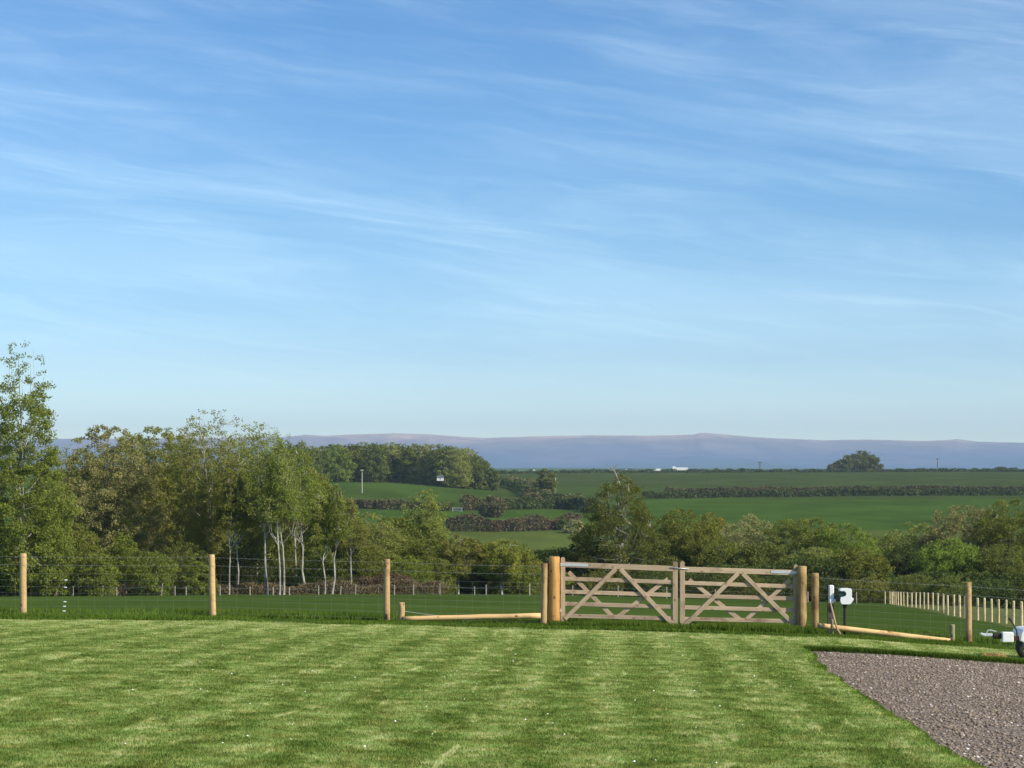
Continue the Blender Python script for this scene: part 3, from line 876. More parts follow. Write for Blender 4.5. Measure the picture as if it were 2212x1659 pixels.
# ------------------------------------------------------------------ gates
def gate(label, hinge_u, meet_u, ys_h, ys_m, mirror):
    """ys_*: photo rows of stile top, stile bottom, top rail centre, four rail centres at hinge and meeting side"""
    g = thing('field_gate', label, 'gate', P(hinge_u, ys_h[1], FD+0.085), 'pair of timber field gates')
    o0 = g.location.copy()
    D = FD+0.085
    def q(u, y, dy=0.0): return P(u, y, D)-o0+Vector((0, dy, 0))
    def timber(name, a, b, w_px, t_, mat, kind=None):
        mb = MB(); L = (b-a).length
        w_ = w_px/F*D
        mb.box((0, 0, 0), (L, t_, w_), None, 0.004)
        o = mb.build(name, mat, g)
        d = (b-a).normalized()
        z = Vector((0, 0, 1)) if abs(d.z) < 0.98 else Vector((1, 0, 0))
        yv = z.cross(d).normalized(); zv = d.cross(yv)
        yv2 = Vector((0, 1, 0)); zv = d.cross(yv2).normalized(); 
        Mx = Matrix((d, zv.cross(d), zv)).transposed()
        o.matrix_local = Matrix.Translation((a+b)/2) @ Mx.to_4x4()
        return o
    sgn = 1 if meet_u > hinge_u else -1
    # stiles with rounded heads
    for nm, u, yt, yb, wpx in (('hinge_stile', hinge_u, ys_h[0], ys_h[1], 9.5), ('meeting_stile', meet_u, ys_m[0], ys_m[1], 10.5)):
        mb = MB(); hw = wpx/2/F*D; ht = 0.037
        prof_ = [(-hw, 0), (hw, 0)]
        H = (yb-yt)/F*D
        shoulder = H-hw*1.0
        # square shaft, necked and domed head
        if nm == 'meeting_stile' or True:
            pr = [(-hw, 0), (hw, 0), (hw, shoulder-0.05), (hw*0.9, shoulder-0.02)]
            for a_ in np.linspace(0, pi, 9): pr.append((hw*0.95*cos(a_), shoulder+hw*0.95*sin(a_)))
            pr += [(-hw*0.9, shoulder-0.02), (-hw, shoulder-0.05)]
        nn = len(pr)
        vs = [(x, -ht, z) for x, z in pr]+[(x, ht, z) for x, z in pr]
        fs = [tuple(range(nn)), tuple(range(2*nn-1, nn-1, -1))]+[(i, i+nn, (i+1) % nn+nn, (i+1) % nn) for i in range(nn)]
        mb.add(vs, fs)
        o = mb.build(nm, M['sawnv'], g); o.location = q(u, yb)
    inner_h = hinge_u+sgn*4.0; inner_m = meet_u-sgn*4.5
    timber('top_rail', q(inner_h, ys_h[2]), q(inner_m, ys_m[2]), 11.3, 0.070, M['sawn'])
    for k in range(4):
        timber('rail', q(inner_h, ys_h[3+k], 0.0), q(inner_m, ys_m[3+k], 0.0), 8.6, 0.026, M['sawn'])
    def railpt(fr, k):
        """point on rail k (0 = top rail centre) at fraction fr from hinge to meeting"""
        a = ys_h[2+k]; b_ = ys_m[2+k]
        return inner_h+(inner_m-inner_h)*fr, a+(b_-a)*fr
    ta, tb, tc = railpt(0.47, 0), railpt(0.0, 4), railpt(1.0, 4)
    ta2 = railpt(0.50, 0)
    timber('brace', q(ta[0], ta[1]+5, -0.032), q(tb[0], tb[1]+7, -0.032), 9.0, 0.034, M['sawn'])
    timber('brace', q(ta2[0]+sgn*3, ta2[1]+5, -0.032), q(tc[0]-sgn*0, tc[1]+14, -0.032), 9.0, 0.034, M['sawn'])
    ba = railpt(0.46, 4); bb = railpt(0.035, 0); bc = railpt(0.965, 0)
    timber('back_brace', q(ba[0]+sgn*4, ba[1]+8, 0.034), q(bb[0], bb[1]+16, 0.034), 8.5, 0.034, M['sawn'])
    timber('back_brace', q(ba[0]-sgn*3, ba[1]+7, 0.034+0.002), q(bc[0]-sgn*2, bc[1]+22, 0.034+0.002), 8.5, 0.030, M['sawn'])
    # galvanised strap hinge along the top rail, pin into the post, lower hinge
    hs = timber('hinge_strap', q(hinge_u-sgn*6, ys_h[2]-0.3, -0.040), q(hinge_u+sgn*54, railpt(0.21, 0)[1]-0.3, -0.040), 6.2, 0.008, M['galv'])
    mb = MB(); e = q(hinge_u-sgn*8, ys_h[2]+0.5, 0)
    mb.tube([e+Vector((0, -0.03, 0)), e+Vector((-sgn*0.08, -0.01, 0))], 0.012, 8)
    mb.build('hinge_pin', M['galv'], g)
    mb = MB()
    e2 = q(hinge_u-sgn*5, ys_h[5]+14, 0)
    mb.tube([e2+Vector((0, -0.04, -0.03)), e2+Vector((0, -0.04, 0.03))], 0.016, 8)
    mb.build('lower_hinge', M['galv'], g)
    return g
gl = gate('left timber field gate leaf with diagonal braces hung on the orange gate post', 1216, 1458.5,
          (1203, 1346, 1219.5, 1250, 1278, 1304, 1330), (1212, 1355.5, 1228.5, 1257.5, 1285.5, 1311, 1336), False)
gr = gate('right timber field gate leaf with diagonal braces, its hinge end in post shadow', 1719, 1474,
          (1219, 1361, 1237, 1267, 1293, 1318, 1342), (1212, 1356, 1230, 1259, 1287, 1312, 1337), True)
# latch loop over both meeting stiles
FD2 = FD+0.085
lt = MB(); o0 = P(1466, 1226.5, FD2)
for (a, b_) in (((1448, 1226), (1487, 1229)),):
    for dy in (-0.046, 0.060):
        lt.tube([P(a[0], a[1], FD2)-o0+Vector((0, dy, 0)), P(b_[0], b_[1], FD2)-o0+Vector((0, dy, 0))], 0.010, 8)
    for e in (a, b_):
        lt.tube([P(e[0], e[1], FD2)-o0+Vector((0, -0.046, 0)), P(e[0], e[1], FD2)-o0+Vector((0, 0.06, 0))], 0.010, 8)
latch = lt.build('gate_latch', M['galv'], None, True); latch.location = o0
tag(latch, 'galvanised throw over loop joining the two meeting stiles', 'latch')
latch.data.name = 'gate_latch'

# ------------------------------------------------------------------ standpipe group at right of the gates
gw = thing('service_post', 'dark square timber post with a white sleeved top right of the gates', 'post', P(1794, 1367, FD-0.1))
mb = MB(); mb.box((0, 0, (1367-1303)/F*FD/2), (0.115, 0.10, (1367-1303)/F*FD), None, 0.006)
mb.build('shaft', M['grey_wood'], gw)
mb = MB(); h_ = (1303-1263)/F*FD
mb.box((0.012, -0.008, (1367-1303)/F*FD+h_/2-0.01), (0.098, 0.115, h_), None, 0.016)
mb.build('sleeve', M['white'], gw)
mb = MB(); zt = (1367-1298)/F*FD
mb.tube([(0.05, -0.03, zt), (0.15, -0.03, zt+0.02)], 0.03, 8)
mb.build('spout', M['white'], gw)

sb = thing('meter_box', 'white hooded plastic box on a black pole beyond the right log rail', 'box', P(1825, 1366, FD-0.2))
k_ = FD/F
mb = MB()
mb.tube([(0, 0, -0.1), (0, 0, 52*k_), (0, 0, 58*k_), (0, 0, 62*k_)], [3.3*k_, 3.3*k_, 4.6*k_, 7*k_], 12)
mb.build('pole', M['black'], sb)
# outline of the white housing in the x-z plane (photo units about the pole), given real thickness
prof_ = [(-7.5, 60.5), (10, 60.5), (13, 64), (17.5, 70), (17, 74), (13.5, 75), (13.8, 90), (12, 94), (8, 95), (-9, 95), (-12.5, 93), (-12.5, 90.5), (-9, 88.5), (-4, 89), (0, 87), (1.5, 83), (0, 79), (-4, 77), (-10, 76), (-11.5, 70), (-10.5, 64)]
mb = MB(); nn = len(prof_); dt = 0.085
vs = [(x*k_, -dt, z*k_) for x, z in prof_]+[(x*k_, dt, z*k_) for x, z in prof_]
mb.add(vs, [tuple(range(nn)), tuple(range(2*nn-1, nn-1, -1))]+[(i, i+nn, (i+1) % nn+nn, (i+1) % nn) for i in range(nn)])
hb = mb.build('housing', M['white'], sb)
bv = hb.modifiers.new('bevel', 'BEVEL'); bv.width = 0.008; bv.segments = 2
mb = MB(); mb.box((-6.5*k_, 0.01, 82.5*k_), (15*k_, 0.12, 11.5*k_), None, 0.01)
mb.build('dial_panel', M['teal'], sb)
mb = MB(); mb.box((-15*k_, 0.0, 71*k_), (8*k_, 0.06, 9*k_), None, 0.01)
mb.build('valve', M['black'], sb)

mb = MB(); pts = [P(u, y, FD-0.25-0.1*i) for i, (u, y) in enumerate(((1794, 1303), (1797, 1316), (1801, 1332), (1805, 1348), (1809, 1360), (1817, 1373), (1826, 1384)))]
o0 = pts[-1].copy()
mb.tube([p-o0 for p in pts], 0.020, 8)
o = mb.build('hose', M['pipe'], None, True); o.location = o0
tag(o, 'tan pipe trailing from the white sleeved post down to the lawn', 'pipe')
s3 = post_mesh('small_stake', 1797.5, 1368, 1339, 6.5, FD-0.55, M['green_wood'], None)
tag(s3, 'small greenish stake in front of the right log rail beside the tan pipe', 'stake')

# ------------------------------------------------------------------ trailer at the right edge
TD = 35.9
tr = thing('trailer', 'front of a white trailer with tow hitch at the right edge of the gravel', 'trailer', G(2204, TD))
tz = tr.location
kt = TD/F
def tq(u, y, dy=0.0): return P(u, y, TD)-tz+Vector((0, dy, 0))
mb = MB()   # coupling head
mb.box(tq(2134, 1371.5), (20*kt, 0.06, 7*kt), None, 0.012)
mb.box(tq(2123, 1370.5), (13*kt, 0.075, 6*kt), Matrix.Rotation(radians(18), 3, 'Y'), 0.012)
mb.tube([tq(2131, 1367), tq(2134, 1361.5), tq(2140, 1361), tq(2152, 1364.5)], 0.010, 6)
mb.build('coupling', M['galv'], tr)
mb = MB()
pts = [tq(2145+i*2.2, 1374-0.0*i) for i in range(9)]
mb.tube(pts, [(5.5+1.4*(i % 2))*kt for i in range(9)], 10)
mb.build('gaiter', M['rubber'], tr)
mb = MB(); mb.box(tq(2175, 1376, -0.01), (24.5*kt, 0.16, 22*kt), None, 0.014); mb.build('front_box', M['white'], tr)
mb = MB(); mb.beam(tq(2186, 1379), tq(2330, 1376), 0.07, 0.06); mb.build('drawbar', M['rust'], tr)
mb = MB(); mb.tube([tq(2181, 1338), tq(2188, 1347), tq(2196, 1362), tq(2197, 1374)], 0.012, 6); mb.tube([tq(2179, 1335), tq(2185, 1342)], 0.02, 6)
mb.build('brake_lever', M['black'], tr)
# wheel + mudguard
wh = MB(); R_ = 0.30
wc = tq(2228, 1396, 0.02)
prof_t = [(-0.085, 0.20), (-0.095, 0.26), (-0.075, 0.295), (0.0, 0.302), (0.075, 0.295), (0.095, 0.26), (0.085, 0.20)]
nS = 28
vs = [(wc.x+r_*cos(2*pi*k/nS)*0.86, wc.y+a_, wc.z+r_*sin(2*pi*k/nS)*0.86) for k in range(nS) for (a_, r_) in prof_t]
fs = []
L_ = len(prof_t)
for k in range(nS):
    for j in range(L_-1):
        fs.append((k*L_+j, k*L_+j+1, ((k+1) % nS)*L_+j+1, ((k+1) % nS)*L_+j))
wh.add(vs, fs); tyre = wh.build('tyre', M['rubber'], tr, True)
mb = MB(); mb.tube([wc+Vector((0, -0.07, 0)), wc+Vector((0, 0.07, 0))], 0.13, 20); mb.tube([wc+Vector((0, -0.09, 0)), wc+Vector((0, -0.07, 0))], 0.05, 10); mb.build('rim', M['galv'], tr)
mb = MB()   # rounded white nose with a turned-down front
hw_ = 0.26
prof_n = [(0, -0.10), (0.015, 0.02), (0.05, 0.09), (0.13, 0.115), (0.60, 0.12), (0.60, -0.16), (0.16, -0.16), (0.07, -0.13)]
n_ = len(prof_n); o_ = tq(2200, 1371, 0.0)
mb.add([(o_.x+a_, o_.y-0.12, o_.z+b_) for a_, b_ in prof_n]+[(o_.x+a_, o_.y+hw_*2, o_.z+b_) for a_, b_ in prof_n],
       [tuple(range(n_))[::-1], tuple(range(n_, 2*n_))]+[(i, (i+1) % n_, (i+1) % n_+n_, i+n_) for i in range(n_)])
nb = mb.build('body', M['white_paint'], tr)
bv = nb.modifiers.new('bevel', 'BEVEL'); bv.width = 0.02; bv.segments = 3
mb = MB(); mb.box(tq(2245, 1376, 0.5), (0.2, 0.9, 0.06), None, 0.01); mb.build('chassis', M['rust'], tr)

# dry grass clod and timber edging by the trailer
mb = MB()
rr = np.random.default_rng(31)
c0 = G(2146, 35.4)
for k in range(420):
    a_ = rr.random()*2*pi; q_ = Vector((rr.normal(0, 0.09), rr.normal(0, 0.05), abs(rr.normal(0, 0.025))))
    d = Vector((cos(a_), sin(a_)*0.5, rr.normal(0, 0.25)))*0.05
    mb.add([q_-d+Vector((0, 0, 0.004)), q_+d, q_+Vector((0, 0, 0.012))], [(0, 1, 2)])
m_dry, t = new_mat('dry_straw'); out_principled(t, t.mix(t.noise(t.node('ShaderNodeTexCoord').outputs['Object'], 9), (0.30, 0.16, 0.06), (0.55, 0.36, 0.16)), 0.9)
o = mb.build('straw_clump', m_dry); o.location = c0
tag(o, 'small orange brown clump of dead grass beside the trailer', 'dead grass', kind=None)

# ------------------------------------------------------------------ trees
def leaf_quads(c, size, rg, tri=False, updown=0.0):
    n = len(c)
    a = rg.normal(size=(n, 3)); a /= np.linalg.norm(a, axis=1)[:, None]
    b = rg.normal(size=(n, 3)); b -= a*(a*b).sum(1)[:, None]; b /= np.linalg.norm(b, axis=1)[:, None]
    s = (size*(0.6+0.8*rg.random(n)))[:, None] if np.ndim(size) else (size*(0.6+0.8*rg.random(n)))[:, None]
    if tri:
        v = np.stack([c+a*s, c-a*s*0.5+b*s*0.8, c-a*s*0.5-b*s*0.8], 1)
        return v.reshape(-1, 3), np.arange(3*n).reshape(n, 3), 3
    v = np.stack([c+a*s, c+b*s*0.6, c-a*s, c-b*s*0.6], 1)
    return v.reshape(-1, 3), np.arange(4*n).reshape(n, 4), 4

SHAPES = {
    # relative height -> relative radius
    'round': ([0.12, 0.25, 0.45, 0.65, 0.85, 1.0], [0.45, 0.85, 1.0, 0.92, 0.62, 0.12]),
    'dome':  ([0.0, 0.15, 0.40, 0.65, 0.82, 0.94, 1.0], [0.78, 0.95, 1.0, 0.92, 0.74, 0.48, 0.22]),
    'tall':  ([0.20, 0.30, 0.45, 0.60, 0.80, 1.0], [0.35, 0.85, 1.0, 0.80, 0.50, 0.14]),
    'cone': ([0.0, 0.15, 0.35, 0.55, 0.75, 0.90, 1.0], [0.85, 1.0, 0.96, 0.80, 0.60, 0.44, 0.15]),
    'vase':  ([0.22, 0.35, 0.50, 0.70, 0.88, 1.0], [0.25, 0.55, 0.80, 1.0, 0.75, 0.25]),
    'poplar': ([0.03, 0.15, 0.40, 0.63, 0.83, 0.94, 1.0], [0.8, 1.0, 1.0, 0.80, 0.60, 0.45, 0.15]),
}
def tree(name, label, cat, u, Yd, ytop, wpx, shape, leaf, bark, seed, nleaf=9000, lsize=0.16, clump=0.8, trunk_r=0.16,
         stems=1, sparse_top=0.0, group=None, base_y=None, hole=0.25, limb_n=9, tri=False, lean=0.0, crown_lo=None, vis_limb=1.0, wob=1.0):
    rg = np.random.default_rng(seed)
    if not tri:
        nleaf = int(nleaf*2.9); lsize = lsize*0.66; clump = clump*0.82
    base = G(u, Yd)
    if base_y is not None: base.z = P(u, base_y, Yd).z
    ztop = P(u, ytop, Yd).z
    H = ztop-base.z; W = wpx/F*Yd
    root = thing(name, label, cat, base, group)
    hs, rsh = SHAPES[shape]
    lo = hs[0] if crown_lo is None else crown_lo
    # --- lopsided outline
    ph = rg.random(6)*2*pi; am = rg.normal(0, 0.07 if shape == 'dome' else 0.13, 6)
    def envel(t_, ang):
        r0 = np.interp(t_, hs, rsh)*W/2
        k = 1+am[0]*np.sin(ang+ph[0])+am[1]*np.sin(2*ang+ph[1]+t_*3)+am[2]*np.sin(3*ang+ph[2]+t_*7)+am[3]*np.sin(t_*11+ph[3])
        return r0*np.clip(k, 0.55, 1.4)
    # --- clump centres, biased to the shell of the envelope
    vol = max(W*W*H*0.5*(1-lo), 1)
    nc = int(np.clip(vol/(clump**3*2.2), 24, 620))
    t_ = lo+(1-lo)*rg.random(nc*3)
    wgt = np.interp(t_, hs, rsh)+0.12
    if sparse_top > 0: wgt = wgt*(1-sparse_top*np.clip((t_-0.55)/0.45, 0, 1))
    sel = rg.random(nc*3) < wgt/wgt.max()
    t_ = t_[sel][:nc]
    ang = rg.random(len(t_))*2*pi
    rf_ = rg.random(len(t_))**0.42
    rr_ = envel(t_, ang)*rf_
    cl = np.stack([np.cos(ang)*rr_+lean*H*t_, np.sin(ang)*rr_, t_*H], -1)
    cs = clump*(0.55+0.8*rg.random(len(cl)))*np.interp(t_, [0, 0.7, 1], [1.1, 1.0, 0.6])
    # --- trunk and limbs
    mb = MB()
    ntop = 0.93
    stem_tops = []
    for sidx in range(stems):
        so = Vector((0, 0, 0)) if stems == 1 else Vector((rg.normal(0, 0.05*W), rg.normal(0, 0.05*W), 0))
        tl = Vector((rg.normal(0, 0.03)*H*(2.2 if stems > 1 else 1)+lean*H, rg.normal(0, 0.03)*H, H*ntop*(1 if sidx == 0 else 0.75+0.2*rg.random())))
        pts = []; rad = []
        wv = rg.normal(0, 0.010*H*wob, (7, 2)); wv[0] = 0
        for i in range(7):
            q = i/6
            p = so.lerp(tl, q)+Vector((wv[i, 0], wv[i, 1], 0))
            if i == 0: p.z = -0.4
            pts.append(p); rad.append(trunk_r*(1-0.88*q)*(1.25 if i == 0 else 1)*(1 if sidx == 0 else 0.8))
        mb.tube(pts, rad, 7)
        stem_tops.append((pts, rad))
    limbs = []
    for k in range(limb_n):
        pts, rad = stem_tops[k % stems]
        q = 0.22+0.6*(k+rg.random())/limb_n
        q = max(q, lo*0.7)
        i = min(int(q*6), 5); f_ = q*6-i
        p0 = pts[i].lerp(pts[i+1], f_); r0 = rad[i]*(1-f_)+rad[i+1]*f_
        a_ = rg.random()*2*pi; te = min(q+0.16+0.22*rg.random(), 0.97)
        re_ = float(envel(te, a_))*(0.55+0.35*rg.random())
        p1 = Vector((cos(a_)*re_+lean*H*te, sin(a_)*re_, te*H))
        mid = p0.lerp(p1, 0.45)+Vector((cos(a_), sin(a_), 0))*0.06*H*0.5+Vector((0, 0, -0.01*H))
        lp = [p0, p0.lerp(mid, 0.5), mid, mid.lerp(p1, 0.5)+Vector((0, 0, 0.01*H)), p1]
        r1 = r0*0.55*vis_limb
        mb.tube(lp, [r1, r1*0.8, r1*0.62, r1*0.42, r1*0.18], 5, caps=False)
        limbs.append(lp)
    # twigs: from the nearest limb point to each spray
    lpts = np.array([tuple(p) for lp in limbs for p in lp]+[tuple(p) for (pp, _) in stem_tops for p in pp[2:]])
    ntw = min(len(cl), 150)
    for k in rg.permutation(len(cl))[:ntw]:
        c = cl[k]; d2 = ((lpts-c)**2).sum(1)+np.where(lpts[:, 2] > c[2], 6.0*(lpts[:, 2]-c[2])**2, 0)
        s_ = Vector(lpts[int(np.argmin(d2))]); e_ = Vector(c)+Vector((0, 0, cs[k]*0.5))
        m_ = s_.lerp(e_, 0.5)+Vector((rg.normal(0, .1), rg.normal(0, .1), -0.08*(e_-s_).length))
        rt = trunk_r*0.16*vis_limb
        mb.tube([s_, m_, e_], [rt, rt*0.6, rt*0.2], 3, caps=False)
    tk = mb.build('trunk', bark, root)
    # --- leaves
    area = cs**2
    if sparse_top > 0: area = area*(1-0.8*sparse_top*np.clip((cl[:, 2]/H-0.6)/0.4, 0, 1))
    cnt = rg.multinomial(nleaf, area/area.sum())
    ci = np.repeat(np.arange(len(cl)), cnt)
    g3 = rg.normal(size=(len(ci), 3))
    g3 /= (np.linalg.norm(g3, axis=1)[:, None]+1e-9)
    g3 *= (rg.random(len(ci))**0.55)[:, None]
    pos = cl[ci]+g3*cs[ci][:, None]*np.array([1.0, 1.0, 0.72])
    keep = pos[:, 2] > 0.02*H
    pos = pos[keep]; ci = ci[keep]
    v, f, kf = leaf_quads(pos, lsize, rg, tri)
    ct = rg.random(len(cl))
    T = np.empty((len(pos), kf, 4)); T[..., 0] = rg.random(len(pos))[:, None]; T[..., 1] = ct[ci][:, None]
    T[..., 2] = rg.random(len(cl))[ci][:, None]; T[..., 3] = 1
    np_mesh('crown', v, f, leaf, root, attr={'tint': T.reshape(-1, 4)})
    return root

BL = {}
def B(*a, **k): return tree(*a, **k)
EXEC_TREES = True

TG = 'trees along the stream below the paddock'
# back row first: willows and olive domes on the left
B('poplar_tree', 'tallest tree at the left edge, dense below with a thin airy top', 'tree', 47, 196, 738, 215, 'poplar', M['f_green'], M['b_birch'], 101, 21000, 0.15, 0.80, 0.20, sparse_top=0.72, limb_n=16, group=TG, vis_limb=0.9)
B('poplar_tree', 'tall leafy tree cut off by the left edge of the photo', 'tree', -50, 205, 770, 170, 'poplar', M['f_green'], M['b_ash'], 102, 9000, 0.17, 0.85, 0.2, sparse_top=0.6, group=TG)
B('willow_tree', 'grey brown dome shaped willow right of the tallest left tree', 'tree', 238, 216, 920, 225, 'dome', M['f_brown'], M['b_dark'], 103, 20000, 0.14, 0.75, 0.16, stems=4, group=TG, crown_lo=0.22, limb_n=12)
B('willow_tree', 'olive rounded willow between the brown dome and the airy ash', 'tree', 345, 226, 921, 240, 'dome', M['f_olive'], M['b_dark'], 104, 20000, 0.15, 0.8, 0.16, stems=3, group=TG, crown_lo=0.22, limb_n=12)
B('willow_tree', 'low olive willow behind the tallest left tree', 'tree', 165, 228, 946, 165, 'dome', M['f_olive'], M['b_dark'], 105, 10000, 0.16, 0.8, 0.16, stems=3, sparse_top=0.5, group=TG, crown_lo=0.1)
B('ash_tree', 'tall ash with pale upswept limbs and a sparse top behind the second post', 'tree', 455, 212, 880, 200, 'vase', M['f_olive'], M['b_ash'], 106, 13000, 0.13, 0.70, 0.15, sparse_top=0.55, limb_n=16, group=TG, vis_limb=1.25)
B('ash_tree', 'greenish ash filling the gap behind the twin birches', 'tree', 560, 222, 906, 170, 'vase', M['f_olive'], M['b_ash'], 107, 11000, 0.13, 0.70, 0.15, sparse_top=0.6, group=TG)
B('ash_tree', 'broad leafy tree behind the white birch trunks', 'tree', 615, 230, 940, 220, 'round', M['f_green'], M['b_dark'], 108, 15000, 0.15, 0.8, 0.16, group=TG, sparse_top=0.2)
B('ash_tree', 'dull green tree right of the white birch trunks', 'tree', 690, 236, 1030, 150, 'round', M['f_green'], M['b_dark'], 109, 10000, 0.15, 0.8, 0.15, group=TG)
birches = [
    (495, 205, 1000, 70, 0.085, 'thin dark stemmed birch just right of the second post', 0.0),
    (512, 207, 975, 80, 0.085, 'pale birch with a straight stem just right of the second post', -0.02),
    (578, 205, 925, 120, 0.13, 'whitest birch with a forked stem and leaning foot', -0.045),
    (604, 204, 960, 90, 0.10, 'grey stemmed birch, left of the close pair', 0.01),
    (613, 204, 950, 100, 0.10, 'grey stemmed birch, right of the close pair', -0.02),
    (641, 218, 990, 80, 0.10, 'short white birch stem seen deeper in the wood', -0.03),
    (663, 212, 970, 100, 0.12, 'white birch leaning left with a clean curved stem', -0.06),
    (702, 206, 1060, 80, 0.09, 'slim grey birch leaning left near the wood edge', -0.06),
    (716, 206, 1040, 90, 0.11, 'slim birch leaning right towards the open field', 0.05),
    (757, 212, 1075, 90, 0.10, 'upright birch at the right end of the birch group', 0.0),
]
for i, (u, Yd, yt, wp, tr_, lb, ln) in enumerate(birches):
    B('birch_tree', lb, 'tree', u, Yd, yt, wp, 'tall', M['f_olive'] if i % 2 else M['f_green'], M['b_birch'], 200+i, 3300, 0.12, 0.55, tr_*1.1, sparse_top=0.35, limb_n=9,
      group='slender birches at the wood edge', crown_lo=0.50, lean=ln, vis_limb=1.1, wob=0.7)
mids = [
    ('alder_tree', 'low green alder under the open field left of the third post', 800, 232, 1108, 150, 'round', 'f_olive', 'b_ash', 9000),
    ('alder_tree', 'fresh green bushy alder behind the third post', 760, 240, 1125, 140, 'round', 'f_fresh', 'b_dark', 8000),
    ('poplar_tree', 'tall brownish tree rising against the knoll field', 922, 250, 1056, 125, 'round', 'f_olive', 'b_ash', 11000),
    ('ash_tree', 'dark green tree right of the third post', 865, 236, 1150, 130, 'round', 'f_green', 'b_ash', 8000),
    ('ash_tree', 'pale green tree below the tall brownish tree', 935, 232, 1150, 130, 'round', 'f_green', 'b_ash', 8000),
    ('ash_tree', 'tree with a pale forked trunk left of the gates', 990, 218, 1158, 100, 'vase', 'f_olive', 'b_birch', 5500),
    ('ash_tree', 'thin stemmed tree between the forked trunk and the gates', 1032, 220, 1165, 90, 'tall', 'f_olive', 'b_ash', 5000),
    ('ash_tree', 'yellow green tree with a pale stem nearest the left gate post', 1085, 219, 1166, 120, 'vase', 'f_yellow', 'b_birch', 7000),
    ('alder_tree', 'bright green low tree just left of the gate posts', 1135, 228, 1196, 110, 'round', 'f_yellow', 'b_dark', 6000),
]
for i, (nm, lb, u, Yd, yt, wp, sh, lf_, bk, nl) in enumerate(mids):
    B(nm, lb, 'tree', u, Yd, yt, wp, sh, M[lf_], M[bk], 300+i, nl, 0.14, 0.7, 0.12, limb_n=10, group=TG, crown_lo=0.14 if bk == 'b_dark' else 0.3, sparse_top=0.25, vis_limb=1.1)
backs = [
    (105, 1050, 150, 'f_green', 'green tree filling the gap behind the tallest left tree'),
    (190, 962, 180, 'f_deep', 'dark tree hidden behind the left willow domes'),
    (290, 936, 210, 'f_olive', 'olive tree deep behind the two willow domes'),
    (400, 936, 210, 'f_brown', 'brownish tree deep behind the airy ash'),
    (490, 950, 190, 'f_green', 'dark tree deep behind the twin birches'),
    (570, 975, 170, 'f_green', 'green tree deep behind the whitest birch'),
    (660, 1010, 150, 'f_olive', 'olive tree deep behind the leaning birches'),
    (735, 1085, 130, 'f_deep', 'dark tree deep behind the upright birch'),
    (850, 1120, 150, 'f_deep', 'dark tree deep behind the third post'),
    (1000, 1170, 150, 'f_green', 'green tree deep behind the forked trunk'),
    (1090, 1185, 130, 'f_olive', 'olive tree deep behind the yellow green tree'),
]
for i, (u, yt, wp, lf_, lb) in enumerate(backs):
    B('willow_tree', lb, 'tree', u, 246, yt, wp, 'dome', M[lf_], M['b_dark'], 350+i, 8500, 0.20, 0.95, 0.16, stems=2, limb_n=7, group=TG, crown_lo=0.0)
# the dark tree behind the gates
B('oak_tree', 'dark spreading tree with a bare snag top behind the left gate', 'tree', 1342, 232, 1028, 235, 'cone', M['f_deep'], M['b_ash'], 401, 15000, 0.14, 0.72, 0.26, limb_n=22, group=TG, crown_lo=0.10, vis_limb=1.3, sparse_top=0.1)
rights = [
    ('oak_tree', 'leafy green tree close behind the meeting stiles of the gates', 1470, 262, 1098, 150, 'round', 'f_green', 13000, 250),
    ('oak_tree', 'yellow green tree top beyond the middle of the right gate', 1535, 300, 1110, 130, 'round', 'f_yellow', 9000, 250),
    ('oak_tree', 'reddish brown budding tree beyond the right gate', 1618, 290, 1113, 130, 'round', 'f_brown', 10000, 250),
    ('willow_tree', 'broad grey green willow beyond the right gate post', 1735, 285, 1120, 190, 'dome', 'f_green', 16000, 250),
    ('willow_tree', 'lighter green willow shoulder right of the broad willow', 1828, 280, 1132, 130, 'dome', 'f_fresh', 10000, 250),
    ('willow_tree', 'dark green willow in the dip beyond the white box', 1905, 292, 1160, 140, 'dome', 'f_deep', 10000, 250),
    ('alder_tree', 'olive tree over the far end of the stake row', 1985, 285, 1130, 150, 'dome', 'f_olive', 11000, 250),
    ('alder_tree', 'tall grey brown tree at the right above the stake row', 2085, 280, 1092, 170, 'dome', 'f_brown', 14000, 250),
    ('alder_tree', 'green topped tree at the right edge of the photo', 2185, 276, 1078, 160, 'dome', 'f_green', 14000, 250),
    ('alder_tree', 'tree mostly cut off by the right edge of the photo', 2290, 280, 1085, 150, 'dome', 'f_green', 6000, 250),
    ('willow_tree', 'low green willow beneath the brown tree at right', 2055, 255, 1165, 150, 'dome', 'f_fresh', 10000, 250),
    ('willow_tree', 'low dark willow in front of the green topped tree at right', 2170, 252, 1180, 160, 'dome', 'f_deep', 10000, 250),
    ('willow_tree', 'low grey green willow behind the tan pipe and white box', 1850, 250, 1190, 150, 'dome', 'f_green', 9000, 250),
    ('willow_tree', 'low dull willow behind the right gate leaf', 1650, 255, 1175, 140, 'dome', 'f_deep', 9000, 250),
    ('willow_tree', 'low mid green willow behind the hinge of the right gate', 1560, 258, 1170, 130, 'dome', 'f_green', 8000, 250),
    ('willow_tree', 'small olive willow above the right strainer post', 1762, 262, 1185, 120, 'dome', 'f_olive', 7000, 250),
    ('willow_tree', 'small dark willow above the start of the stake row', 1955, 258, 1195, 120, 'dome', 'f_dark', 7000, 250),
    ('holly_tree', 'dark evergreen left of the dark tree behind the left gate', 1265, 236, 1160, 90, 'dome', 'f_dark', 8000, 250),
]
for i, (nm, lb, u, Yd, yt, wp, sh, lf_, nl, _) in enumerate(rights):
    B(nm, lb, 'tree', u, Yd, yt, wp*1.22, sh, M[lf_], M['b_dark'], 500+i, nl*1.15, 0.17, 0.85, 0.16, stems=2, limb_n=8, group=TG, crown_lo=0.05)

